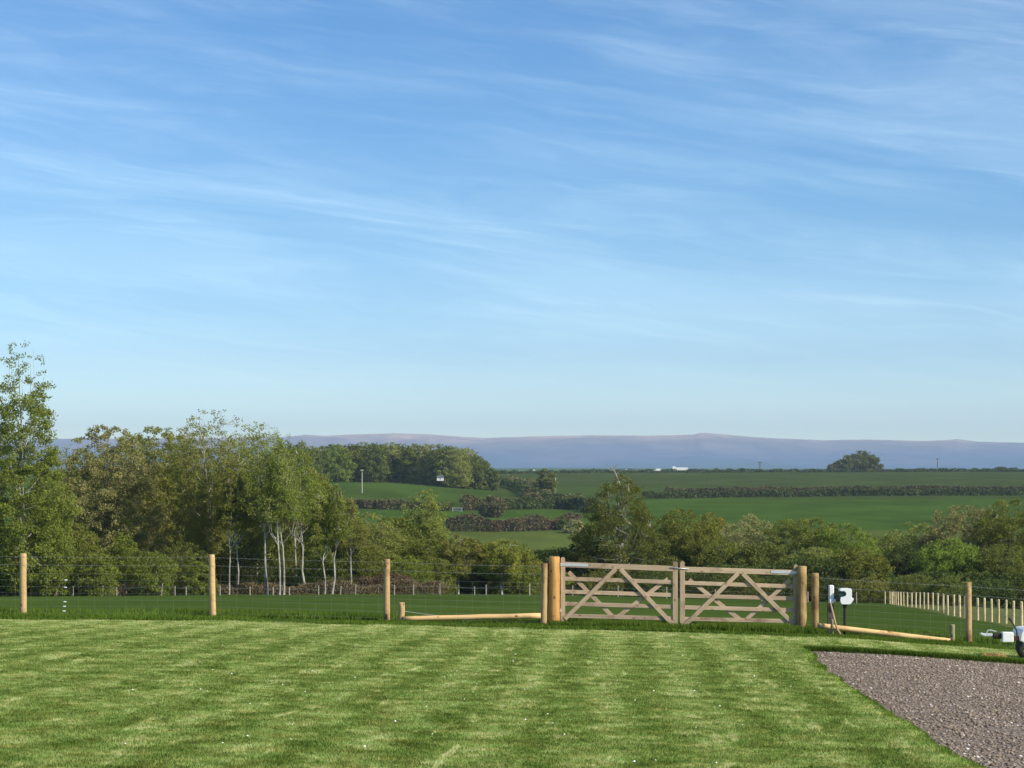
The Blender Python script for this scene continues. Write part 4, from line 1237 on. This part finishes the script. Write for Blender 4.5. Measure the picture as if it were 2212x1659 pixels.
# the wood goes on past the left edge of the photo
for i, (u, yt, wp, lf_) in enumerate([(-170, 930, 220, 'f_olive'), (-330, 960, 240, 'f_green'), (-520, 940, 250, 'f_deep'), (-740, 980, 260, 'f_olive')]):
    B('willow_tree', ['olive tree nearest past the left edge of the photo', 'green tree second past the left edge of the photo', 'deep green tree third past the left edge', 'olive tree farthest past the left edge'][i], 'tree', u, 225, yt, wp, 'dome', M[lf_], M['b_dark'], 700+i, 6000, 0.22, 1.0, 0.16, stems=2, limb_n=7, group=TG, crown_lo=0.0)
# undergrowth at the foot of the trees
def shrub(name, label, cat, u, Yd, ytop, wpx, leaf, seed, n=3500, ls=0.12, group=None):
    return tree(name, label, cat, u, Yd, ytop, wpx, 'dome', leaf, M['b_dark'], seed, n, ls, 0.45, 0.05, stems=3, limb_n=5, group=group, crown_lo=0.0)
SG = 'undergrowth bushes at the wood foot'
shr = [
    (-8, 198, 1105, 90, 'f_dark', 'dark bush at the left edge behind the first post'),
    (112, 197, 1095, 110, 'f_green', 'green bush right of the pale trunk at the left edge'),
    (165, 200, 1130, 120, 'f_fresh', 'light green bush under the brown willow dome'),
    (215, 198, 1195, 90, 'f_green', 'low green bush between the insulators and the second post'),
    (262, 202, 1150, 80, 'f_fresh', 'narrow bright bush in front of the willow stems'),
    (330, 200, 1190, 110, 'f_green', 'spreading green bush under the dark willow stems'),
    (395, 204, 1170, 110, 'f_deep', 'dark bush left of the second post'),
    (430, 200, 1215, 70, 'f_fresh', 'small fresh bush touching the second post'),
    (540, 216, 1180, 110, 'f_dark', 'dark bush behind the twin birches'),
    (620, 220, 1190, 120, 'f_deep', 'shadowy bush behind the close birch pair'),
    (690, 216, 1180, 90, 'f_fresh', 'bright bush behind the leaning birches'),
    (745, 216, 1205, 90, 'f_deep', 'dark bush at the upright birch'),
    (800, 216, 1185, 100, 'f_green', 'green bush just left of the third post'),
    (880, 214, 1200, 110, 'f_fresh', 'fresh bush just right of the third post'),
    (945, 216, 1205, 90, 'f_green', 'green bush above the low log rail'),
    (1010, 220, 1215, 90, 'f_dark', 'dark bush behind the pale forked trunk'),
    (1065, 222, 1210, 90, 'f_deep', 'dark bush between the two pale trunks left of the gates'),
    (1135, 222, 1220, 100, 'f_green', 'green bush just left of the strainer post'),
    (1200, 226, 1235, 90, 'f_olive', 'olive bush behind the left gate post'),
    (1290, 224, 1235, 110, 'f_deep', 'dark bush seen through the left gate'),
    (1400, 226, 1232, 120, 'f_dark', 'dark bush seen between the left gate rails'),
    (1510, 230, 1235, 110, 'f_dark', 'dark bush seen through the right gate'),
    (1600, 232, 1232, 120, 'f_deep', 'dark bush behind the right gate braces'),
    (1700, 234, 1238, 120, 'f_dark', 'dark bush behind the right gate hinge'),
    (1790, 232, 1245, 110, 'f_dark', 'dark bush behind the white sleeved post'),
    (1880, 230, 1248, 110, 'f_olive', 'grey olive brush right of the white box'),
    (1975, 225, 1240, 120, 'f_deep', 'dark bush over the far stakes'),
    (2060, 222, 1245, 110, 'f_deep', 'dark bush left of the last right post'),
    (2140, 215, 1250, 120, 'f_dark', 'dark bush above the near stakes'),
    (2215, 215, 1255, 120, 'f_dark', 'dark bush at the right edge above the trailer'),
]
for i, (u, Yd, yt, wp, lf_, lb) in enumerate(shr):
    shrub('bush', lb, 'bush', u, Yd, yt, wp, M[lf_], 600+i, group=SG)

# dead bramble strip (and the closed thicket deeper in)
def scrub(name, label, path, hgt, wid, mat, n, ls, seed, kind='stuff', cat=None, clumpy=0.6):
    """a bank of twiggy growth along ground points"""
    rg = np.random.default_rng(seed)
    pts = np.array([tuple(p) for p in path]); seg = np.linalg.norm(np.diff(pts, axis=0), axis=1); cum = np.concatenate([[0], np.cumsum(seg)])
    s = rg.random(n)*cum[-1]
    c = np.stack([np.interp(s, cum, pts[:, i]) for i in range(3)], -1)
    hv = hgt*(1-clumpy/2+clumpy*fbm(s, s*0, seed, hgt*2.2, 3)*1.3)
    t_ = rg.random(n)**0.7
    c[:, 1] += rg.normal(0, 0.4, n)*wid*(1-0.5*t_); c[:, 0] += rg.normal(0, 0.4, n)*wid*0.5
    c[:, 2] += t_*hv
    v, f, kf = leaf_quads(c, ls, rg, True)
    T = np.empty((n, kf, 4)); T[..., 0] = rg.random(n)[:, None]
    T[..., 1] = np.clip((fbm(s, t_*hgt, seed+5, hgt*2.1, 4)-0.5)*1.3+0.5, 0, 1)[:, None]; T[..., 2] = np.clip((fbm(s, s*0, seed+9, hgt*4, 3)-0.5)*2+0.5, 0, 1)[:, None]; T[..., 3] = 1
    org = Vector(path[len(path)//2])
    o = np_mesh(name, v-np.array(org)[None].repeat(len(v), 0), f, mat, attr={'tint': T.reshape(-1, 4)})
    o.location = org
    tag(o, label, cat, kind=kind)
    return o
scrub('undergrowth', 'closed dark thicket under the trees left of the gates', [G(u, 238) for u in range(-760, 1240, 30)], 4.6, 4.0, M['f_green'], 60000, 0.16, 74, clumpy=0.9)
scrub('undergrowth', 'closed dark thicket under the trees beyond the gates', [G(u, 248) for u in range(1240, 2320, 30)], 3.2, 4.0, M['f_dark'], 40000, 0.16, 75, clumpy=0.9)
scrub('dead_brambles', 'dry pinkish brown brambles along the foot of the birches', [G(u, 207) for u in range(330, 980, 30)], 1.05, 1.6, M['dry'], 22000, 0.075, 71, clumpy=1.0)
scrub('dead_brambles', 'dry brown brambles at the foot of the left trees', [G(u, 200) for u in range(-20, 340, 30)], 0.9, 1.6, M['dry'], 11000, 0.075, 72, clumpy=1.0)
scrub('dead_brambles', 'grey twiggy brambles right of the third post', [G(u, 210) for u in range(780, 900, 20)], 1.4, 1.6, M['dry'], 8000, 0.075, 73, clumpy=1.0)

# back fence stakes at the wood foot
bf = thing('stake_fence', 'old sparse stake fence along the foot of the wood', 'fence', G(500, 200))
mbw = MB(); lastp = None
for i, (u, hpx, ln) in enumerate([(5, 27, 0), (93, 24, 0), (119, 27, 0.35), (158, 20, 0), (191, 28, 0), (222, 24, 0), (252, 18, 0), (348, 25, 0.12), (378, 20, 0), (402, 18, 0), (475, 20, 0), (540, 18, 0), (590, 17, 0), (625, 16, 0), (688, 20, 0), (735, 18, 0.1),
                                  (768, 22, 0), (852, 20, 0), (893, 22, 0), (950, 24, 0), (1025, 18, 0), (1050, 22, 0), (1144, 24, 0), (1237, 22, 0), (1335, 24, 0), (1440, 24, 0), (1545, 22, 0), (1645, 24, 0), (1745, 22, 0), (1850, 24, 0)]):
    Yd = 197 if u < 700 else 200
    p = G(u, Yd); h = hpx/F*Yd
    mb = MB(); mb.tube([(0, 0, -0.3), (ln*h*0.5, 0, h*0.5), (ln*h, 0, h), (ln*h, 0, h+0.05)], [0.055, 0.055, 0.052, 0.02], 6)
    o = mb.build('stake', M['old_stake'], bf); o.location = p-bf.location
    q = p-bf.location+Vector((0, -0.06, h*0.8))
    if lastp is not None: mbw.tube([lastp, q], 0.008, 3)
    lastp = q
mbw.build('wire', M['wire'], bf)

# right-hand row of new stakes
sf = thing('stake_fence', 'long curving row of new pale stakes crossing the right paddock', 'fence', G(2050, 130))
ctrl_u = [1912, 1922, 1978, 2024, 2047, 2073, 2093, 2112, 2142, 2157, 2173, 2188, 2206, 2232, 2262]
ctrl_b = [1307, 1307, 1312, 1313, 1316, 1323, 1331, 1338, 1343.5, 1347, 1351.5, 1356, 1361, 1367, 1374]
ctrl_h = [25, 26, 33, 36, 43, 45, 47, 49, 50, 50.5, 51, 52, 54, 57, 60]
ul = [1912, 1922, 1926.5, 1930.5, 1935, 1940, 1946, 1952, 1960, 1969, 1978, 1986.5, 1996, 2004.5, 2015, 2025.5, 2037, 2047, 2060.5, 2073, 2084.5, 2112, 2126.5, 2142, 2157, 2173, 2189, 2207, 2228, 2252]
mbw1 = MB(); prev = None
for i, u in enumerate(ul):
    yb = np.interp(u, ctrl_u, ctrl_b); hp = np.interp(u, ctrl_u, ctrl_h)
    Hs = 1.22
    Yd = Hs*F/hp
    p = P(u, yb, Yd); gz_ = float(terr(p.x, p.y))
    p.z = gz_
    rr_ = 0.066+0.014*rs.random()
    hh_ = Hs*(1+rs.normal(0, 0.02))
    lnx = rs.normal(0, 0.012)
    mb = MB(); mb.tube([(0, 0, -0.3), (lnx*0.6, 0, hh_*0.5), (lnx, 0, hh_), (lnx, 0, hh_+0.03)], [rr_, rr_, rr_*0.96, rr_*0.6], 8)
    o = mb.build('stake', M['stake'], sf); o.location = p-sf.location
    q = p-sf.location
    if prev is not None:
        for fz in (0.92, 0.62, 0.35): mbw1.tube([prev+Vector((-0.05, 0, hh_*fz)), q+Vector((-0.05, 0, hh_*fz))], 0.005, 3)
    prev = q
mbw1.build('wire', M['wire'], sf)

# ------------------------------------------------------------------ far hedges
def hedge(label, pix, h, wid, mat, n, ls, seed, lo=330, clumpy=0.7):
    path = []
    for (u0, y0), (u1, y1) in zip(pix[:-1], pix[1:]):
        for t_ in np.linspace(0, 1, 9)[:-1]:
            u = u0+(u1-u0)*t_; path.append(G(u, hit(u, y0+(y1-y0)*t_, lo)))
    u, y = pix[-1]; path.append(G(u, hit(u, y, lo)))
    o = scrub('hedge', label, path, h, wid, mat, n, ls, seed, kind=None, cat='hedge', clumpy=clumpy)
    o['group'] = 'field hedges on the far slope'
    return o
hedge('dark upper hedge dividing the two far right fields', [(1390, 1078), (1560, 1075), (1800, 1072), (2000, 1071), (2300, 1070)], 3.5, 5.0, M['f_hedgeg'], 20000, 0.55, 801)
hedge('thinner hedge just above the dark hedge of the far right fields', [(1440, 1064), (1700, 1062), (2000, 1060), (2300, 1060)], 2.4, 4.0, M['f_hedge'], 14000, 0.55, 802)
hedge('hedge dropping down the right shoulder of the knoll field', [(1058, 1046), (1090, 1052), (1120, 1060), (1142, 1074), (1165, 1086), (1215, 1095)], 5.0, 4.0, M['f_hedgeg'], 9000, 0.5, 803)
hedge('grey brown hedge from the knoll to the lone pole', [(1100, 1048), (1135, 1055), (1160, 1070), (1185, 1084)], 5.0, 6.0, M['f_hedge'], 6000, 0.5, 804)
hedge('dark hedge above the small green field left of the dark tree', [(1050, 1103), (1120, 1101), (1200, 1099), (1290, 1106)], 5.0, 4.0, M['f_hedgeg'], 9000, 0.45, 805)
hedge('hedge from the tall brownish tree to the pale field gate', [(700, 1094), (780, 1098), (850, 1101), (900, 1103), (974, 1104)], 3.4, 4.0, M['f_hedge'], 8000, 0.45, 806)
hedge('short hedge right of the pale field gate', [(1001, 1104), (1030, 1102), (1060, 1104), (1085, 1108)], 5.2, 4.0, M['f_hedge'], 4500, 0.45, 807)
hedge('reddish brown hedge above the lowest far field', [(960, 1148), (1050, 1149), (1120, 1148), (1180, 1146), (1250, 1140)], 4.6, 4.0, M['f_maroon'], 11000, 0.4, 808)
hedge('thin dark hedge along the skyline road', [(1040, 1024), (1300, 1021.5), (1500, 1021), (1700, 1020.5), (1950, 1019.5), (2300, 1019)], 2.2, 5.0, M['f_hedgeg'], 12000, 0.7, 809, clumpy=1.2)
hedge('dark hedge under the edge of the knoll wood', [(640, 1041), (800, 1040), (950, 1040), (1060, 1041)], 3.5, 6.0, M['f_hedgeg'], 7000, 0.6, 810)

# shrubs standing in the far hedges
FG = 'small trees standing in the far hedges'
far_small = [
    ('oak_tree', 'bushy oak in the hedge right of the pale field gate', 1062, hit(1062, 1118), 1074, 66, 'round', 'f_hedge', 3500),
    ('oak_tree', 'dark round tree beside the pale pole on the far slope', 1180, hit(1180, 1080), 1014, 48, 'round', 'f_deep', 4500),
    ('thorn_tree', 'grey brown thorn below the dark round tree', 1150, hit(1150, 1092), 1058, 44, 'dome', 'f_hedge', 2500),
    ('thorn_tree', 'small dark thorn at the left foot of the far pale pole', 1210, hit(1210, 1096), 1068, 40, 'dome', 'f_hedgeg', 2000),
    ('thorn_tree', 'greyish thorn left of the dark tree with the snag top', 1245, hit(1245, 1100), 1068, 50, 'dome', 'f_hedge', 2500),
    ('thorn_tree', 'very dark thorn beside the small green field', 1278, hit(1278, 1108), 1078, 36, 'dome', 'f_dark', 2000),
    ('thorn_tree', 'pointed dark bush above the reddish brown hedge', 1213, hit(1213, 1146), 1116, 14, 'tall', 'f_dark', 900),
    ('thorn_tree', 'brown thorn at the right end of the reddish hedge', 1240, hit(1240, 1152), 1122, 46, 'dome', 'f_brown', 2500),
    ('oak_tree', 'brownish tree low on the slope at the far right', 2130, 520, 1086, 70, 'round', 'f_brown', 3000),
]
for i, (nm, lb, u, Yd, yt, wp, sh, lf_, nl) in enumerate(far_small):
    tree(nm, lb, 'tree', u, Yd, yt, wp, sh, M[lf_], M['b_dark'], 900+i, nl, 0.0005*Yd, 0.0022*Yd, 0.25, limb_n=5, group=FG, crown_lo=0.0, tri=True)

# wood on the knoll
WG = 'trees of the hilltop wood'
wood = [(600, 972, 60), (640, 965, 60), (672, 968, 55), (700, 966, 55), (728, 960, 60), (757, 959, 55), (783, 957, 60), (812, 956, 55), (842, 957, 58), (868, 959, 55), (897, 959, 55), (925, 961, 60), (955, 960, 62), (982, 966, 60), (1005, 968, 64), (1026, 984, 52), (1044, 998, 46), (1058, 1010, 34)]
wl = ['f_deep', 'f_green', 'f_deep', 'f_green', 'f_fresh', 'f_deep', 'f_green', 'f_deep', 'f_olive', 'f_deep', 'f_green', 'f_brown', 'f_deep', 'f_olive', 'f_olive', 'f_deep', 'f_dark', 'f_deep']
wlab = ['tree at the left end of the hilltop wood, half behind the birches', 'mid green tree near the left end of the hilltop wood', 'dark tree left of the white topped pole in the hilltop wood', 'green tree with a domed top left of the hill pole', 'brightest green tree of the hilltop wood', 'dark tree beside the brightest one in the hilltop wood',
        'green tree above the tall pale pole in the hilltop wood', 'dark crowned tree left of the middle of the hilltop wood', 'olive tree at the middle of the hilltop wood', 'dark tree above the middle of the knoll field', 'green tree left of the white cottage in the hilltop wood', 'purplish brown tree over the white cottage', 'tall dark tree right of the white cottage',
        'olive tree at the right part of the hilltop wood', 'wide olive tree where the hilltop wood starts to fall away', 'dark tree on the falling edge of the hilltop wood', 'small dark tree behind the forked pole at the wood end', 'lowest tree at the right tip of the hilltop wood']
for i, (u, yt, wp) in enumerate(wood):
    Yd = 1135+35*rs.random()
    tree('wood_tree', wlab[i], 'tree', u, Yd, yt+0.7*rs.normal(), wp*1.25, 'dome', M[wl[i]], M['b_dark'], 950+i, 7000, 0.46, 1.9, 0.3, limb_n=5, group=WG, crown_lo=0.0, tri=True)
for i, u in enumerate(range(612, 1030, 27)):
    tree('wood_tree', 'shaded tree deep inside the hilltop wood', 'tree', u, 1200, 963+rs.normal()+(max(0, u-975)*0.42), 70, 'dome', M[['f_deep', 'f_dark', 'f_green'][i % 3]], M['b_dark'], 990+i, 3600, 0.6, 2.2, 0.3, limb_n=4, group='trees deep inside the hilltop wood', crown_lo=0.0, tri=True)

# lone clump on the skyline
cl_ = [(1858, 974, 62, 'f_deep', 'tallest tree of the lone clump on the skyline'), (1882, 984, 44, 'f_deep', 'tree on the right side of the lone skyline clump'), (1828, 992, 50, 'f_deep', 'tree on the left side of the lone skyline clump'), (1803, 1003, 30, 'f_hedge', 'brownish low tree at the left foot of the lone skyline clump')]
for i, (u, yt, wp, lf_, lb) in enumerate(cl_):
    tree('oak_tree', lb, 'tree', u, 1960, yt, wp*1.1, 'dome', M[lf_], M['b_dark'], 1040+i, 6000, 0.7, 2.8, 0.4, limb_n=5, group='lone clump on the skyline', crown_lo=0.0, tri=True)
for i, (u, yt, wp) in enumerate([(1602, 1013.5, 14), (1642, 1015, 12), (1681, 1014.5, 20), (1760, 1015, 26), (1990, 1013.5, 30), (2040, 1013.5, 24), (2160, 1009.5, 26), (2190, 1011.5, 28), (1745+240, 1014, 16), (1547, 1013.5, 7), (1575, 1014.5, 16), (2115, 1013, 40), (1946, 1014.2, 22)]):
    tree('thorn_tree', ['dark thorn bush on the skyline between the lorry and the nearer power pole', 'dark skyline thorn just left of the nearer power pole', 'rounded thorn on the skyline just right of the nearer power pole', 'flat dark thorn on the skyline left of the lone tree clump', 'low dark thorn left of the right hand power pole', 'low thorn right of the right hand power pole', 'tallest dark thorn on the skyline near the right edge', 'wide dark thorn on the skyline at the right edge', 'narrow thorn between the low thorn and its neighbour left of the far pole', 'smallest thorn bush right behind the white lorry', 'dark thorn next to the smallest thorn right of the lorry', 'long low dark thorn on the skyline near the right edge', 'low thorn just right of the lone tree clump'][i], 'bush', u, 1985, yt, wp, 'dome', M['f_dark'], M['b_dark'], 1060+i, 700, 0.8, 2.0, 0.2, limb_n=3, group='thorn bushes along the skyline', crown_lo=0.0, tri=True)

# ------------------------------------------------------------------ snag top of the dark tree (bare dead leader)
mb = MB(); D_ = 232
org = P(1338, 1040, D_)
def sq(u, y, dy=0): return P(u, y, D_)-org+Vector((0, dy, 0))
mb.tube([sq(1345, 1075), sq(1336, 1040), sq(1328, 1020), sq(1324, 1006)], [0.14, 0.10, 0.07, 0.02], 5)
for (a, b_, c_) in (((1328, 1020), (1318, 1008), (1308, 1002)), ((1326, 1014), (1331, 1006), (1335, 1003)), ((1330, 1026), (1340, 1016), (1346, 1018)), ((1327, 1018), (1320, 1016), (1314, 1014)), ((1334, 1034), (1345, 1030), (1352, 1026))):
    mb.tube([sq(*a), sq(*b_), sq(*c_)], [0.05, 0.035, 0.012], 4)
sn = mb.build('dead_limb', M['b_ash'])
oak = [o for o in bpy.data.objects if o.get('label', '').startswith('dark spreading tree')][0]
sn.parent = oak; sn.location = org-oak.location

# ------------------------------------------------------------------ poles, gate, cottage, vehicles on the far slope
def tpole(label, u, yb, yt, Yd, mat, arm=0.0, rpx=1.4, fork=False, name='telegraph_pole', group=None):
    p = P(u, yb, Yd); h = (yb-yt)/F*Yd
    r_ = thing(name, label, 'pole', p, group)
    rr_ = rpx/2/F*Yd
    mb = MB(); mb.tube([(0, 0, -1), (0, 0, h*0.5), (0, 0, h)], [rr_, rr_*0.9, rr_*0.75], 7); mb.build('shaft', mat, r_)
    if arm:
        aw = arm/F*Yd
        mb = MB(); mb.box((0, -rr_, h*0.97), (aw, rr_*1.6, rr_*1.6)); mb.build('cross_arm', mat, r_)
    return r_
tpole('tall pale pole with a short cross arm standing in the knoll field', 782, 1068, 1014, hit(782, 1066), M['pole'], 8, 2.6)
tpole('pale pole on the far slope right of the dark round tree', 1200, 1068, 1030, hit(1200, 1068), M['pole'], 0, 2.6)
tpole('dark power pole with a cross arm on the skyline right of the lorry', 1641.5, 1018, 998.5, 2000, M['dpole'], 9, 2.2)
tpole('dark power pole on the skyline right of the lone clump', 2025, 1018, 990.5, 2000, M['dpole'], 6, 1.8)
# forked dead trunk at the end of the wood
Yf = hit(1050, 1050)
r_ = thing('dead_tree', 'pale forked dead trunk at the right end of the hilltop wood', 'dead tree', P(1050, 1050, Yf))
def fq(u, y): return P(u, y, Yf)-r_.location
mb = MB()
mb.tube([fq(1050, 1051), fq(1050, 1043), fq(1047, 1034), fq(1045, 1024), fq(1044, 1014)], [0.55, 0.5, 0.42, 0.32, 0.12], 6)
mb.tube([fq(1045, 1022), fq(1049, 1016), fq(1052, 1011)], [0.28, 0.2, 0.08], 5)
mb.tube([fq(1049, 1041), fq(1054, 1037), fq(1058, 1035)], [0.3, 0.22, 0.1], 5)
mb.build('trunk', M['b_birch'], r_)

Yg_ = hit(988, 1106)
fg = thing('field_gate', 'small pale metal field gate on the far slope', 'gate', P(988, 1106, Yg_))
gw_ = 20/F*Yg_; gh_ = 9.5/F*Yg_
for k in range(4):
    mb = MB(); mb.box((0, 0, gh_*(0.12+0.28*k)), (gw_, 0.06, 0.10)); mb.build('bar', M['galv'], fg)
for sx in (-1, 1):
    mb = MB(); mb.box((sx*gw_/2, 0, gh_/2), (0.22, 0.2, gh_*1.1)); mb.build('stile', M['galv'], fg)

# cottage in the wood edge
ck = 1110/F
ch = thing('cottage', 'tiny white cottage at the foot of the hilltop wood', 'house', P(951, 1038.5, 1110))
mb = MB(); mb.box((0, 0, 3.5*ck), (14*ck, 4.0, 7*ck)); mb.build('wall', M['render'], ch)
mb = MB(); hw = 7.6*ck; zt = 7*ck; rz_ = 11.5*ck
mb.add([(-hw, -2.3, zt), (hw, -2.3, zt), (hw, 2.3, zt), (-hw, 2.3, zt), (-hw, 0, rz_), (hw, 0, rz_)], [(0, 1, 5, 4), (2, 3, 4, 5), (0, 4, 3), (1, 2, 5), (0, 3, 2, 1)])
mb.build('roof', M['slate'], ch)
for xw in (0.2,):
    mb = MB(); mb.box((xw*ck, -2.02, 4.2*ck), (1.8*ck, 0.12, 3.0*ck)); mb.build('window', M['glass'], ch)
hs_ = thing('house', 'white gabled house end on the skyline left of the dark round tree', 'house', P(1153, 1022, 1950))
k2 = 1950/F
mb = MB(); mb.box((0, 0, 2.6*k2), (7*k2, 5, 5.2*k2)); mb.build('wall', M['render'], hs_)
mb = MB(); hw = 4.2*k2
mb.add([(-hw, -2.8, 5.2*k2), (hw, -2.8, 5.2*k2), (hw, 2.8, 5.2*k2), (-hw, 2.8, 5.2*k2), (0, -2.8, 8.4*k2), (0, 2.8, 8.4*k2)], [(0, 1, 4), (1, 2, 5, 4), (2, 3, 5), (3, 0, 4, 5), (0, 3, 2, 1)])
mb.build('roof', M['render'], hs_)

def vehicle(name, label, u, yb, Lpx, Hpx, cab=None):
    k = 1990/F
    v_ = thing(name, label, 'lorry' if cab else 'van', P(u, yb, 1990), 'white vehicles on the skyline road')
    L = Lpx*k; H = Hpx*k
    if cab:
        mb = MB(); mb.box((0.12*L, 0, 0.56*H), (0.76*L, 2.5, 0.70*H), None, 0.1); mb.build('trailer_body', M['white_paint'], v_)
        mb = MB(); mb.box((-0.36*L, 0, 0.64*H), (0.20*L, 2.4, 0.95*H), None, 0.3); mb.build('cab', M['white_paint'], v_)
        mb = MB(); mb.box((-0.445*L, 0, 0.72*H), (0.05*L, 2.1, 0.3*H), None, 0.1); mb.build('windscreen', M['glass'], v_)
        ws = (-0.38, -0.2, 0.25, 0.33, 0.41)
    else:
        mb = MB(); mb.box((0.06*L, 0, 0.58*H), (0.88*L, 2.1, 0.72*H), None, 0.25); mb.build('body', M['white_paint'], v_)
        mb = MB(); mb.box((-0.43*L, 0, 0.42*H), (0.16*L, 2.0, 0.38*H), None, 0.2); mb.build('bonnet', M['white_paint'], v_)
        mb = MB(); mb.box((-0.30*L, 0, 0.70*H), (0.14*L, 2.14, 0.24*H), None, 0.05); mb.build('side_window', M['glass'], v_)
        ws = (-0.33, 0.3)
    for wx in ws:
        mb = MB(); mb.tube([(wx*L, -1.1, 0.5), (wx*L, 1.1, 0.5)], 0.5, 12); mb.build('wheel', M['rubber'], v_)
vehicle('lorry', 'white articulated lorry on the skyline road', 1468, 1019.5, 35, 10.5, True)
vehicle('van', 'white van left of the lorry on the skyline, nearer the snag topped tree', 1357, 1020.5, 14, 7)
vehicle('van', 'white van just left of the lorry on the skyline', 1421, 1019.5, 15, 7.5)
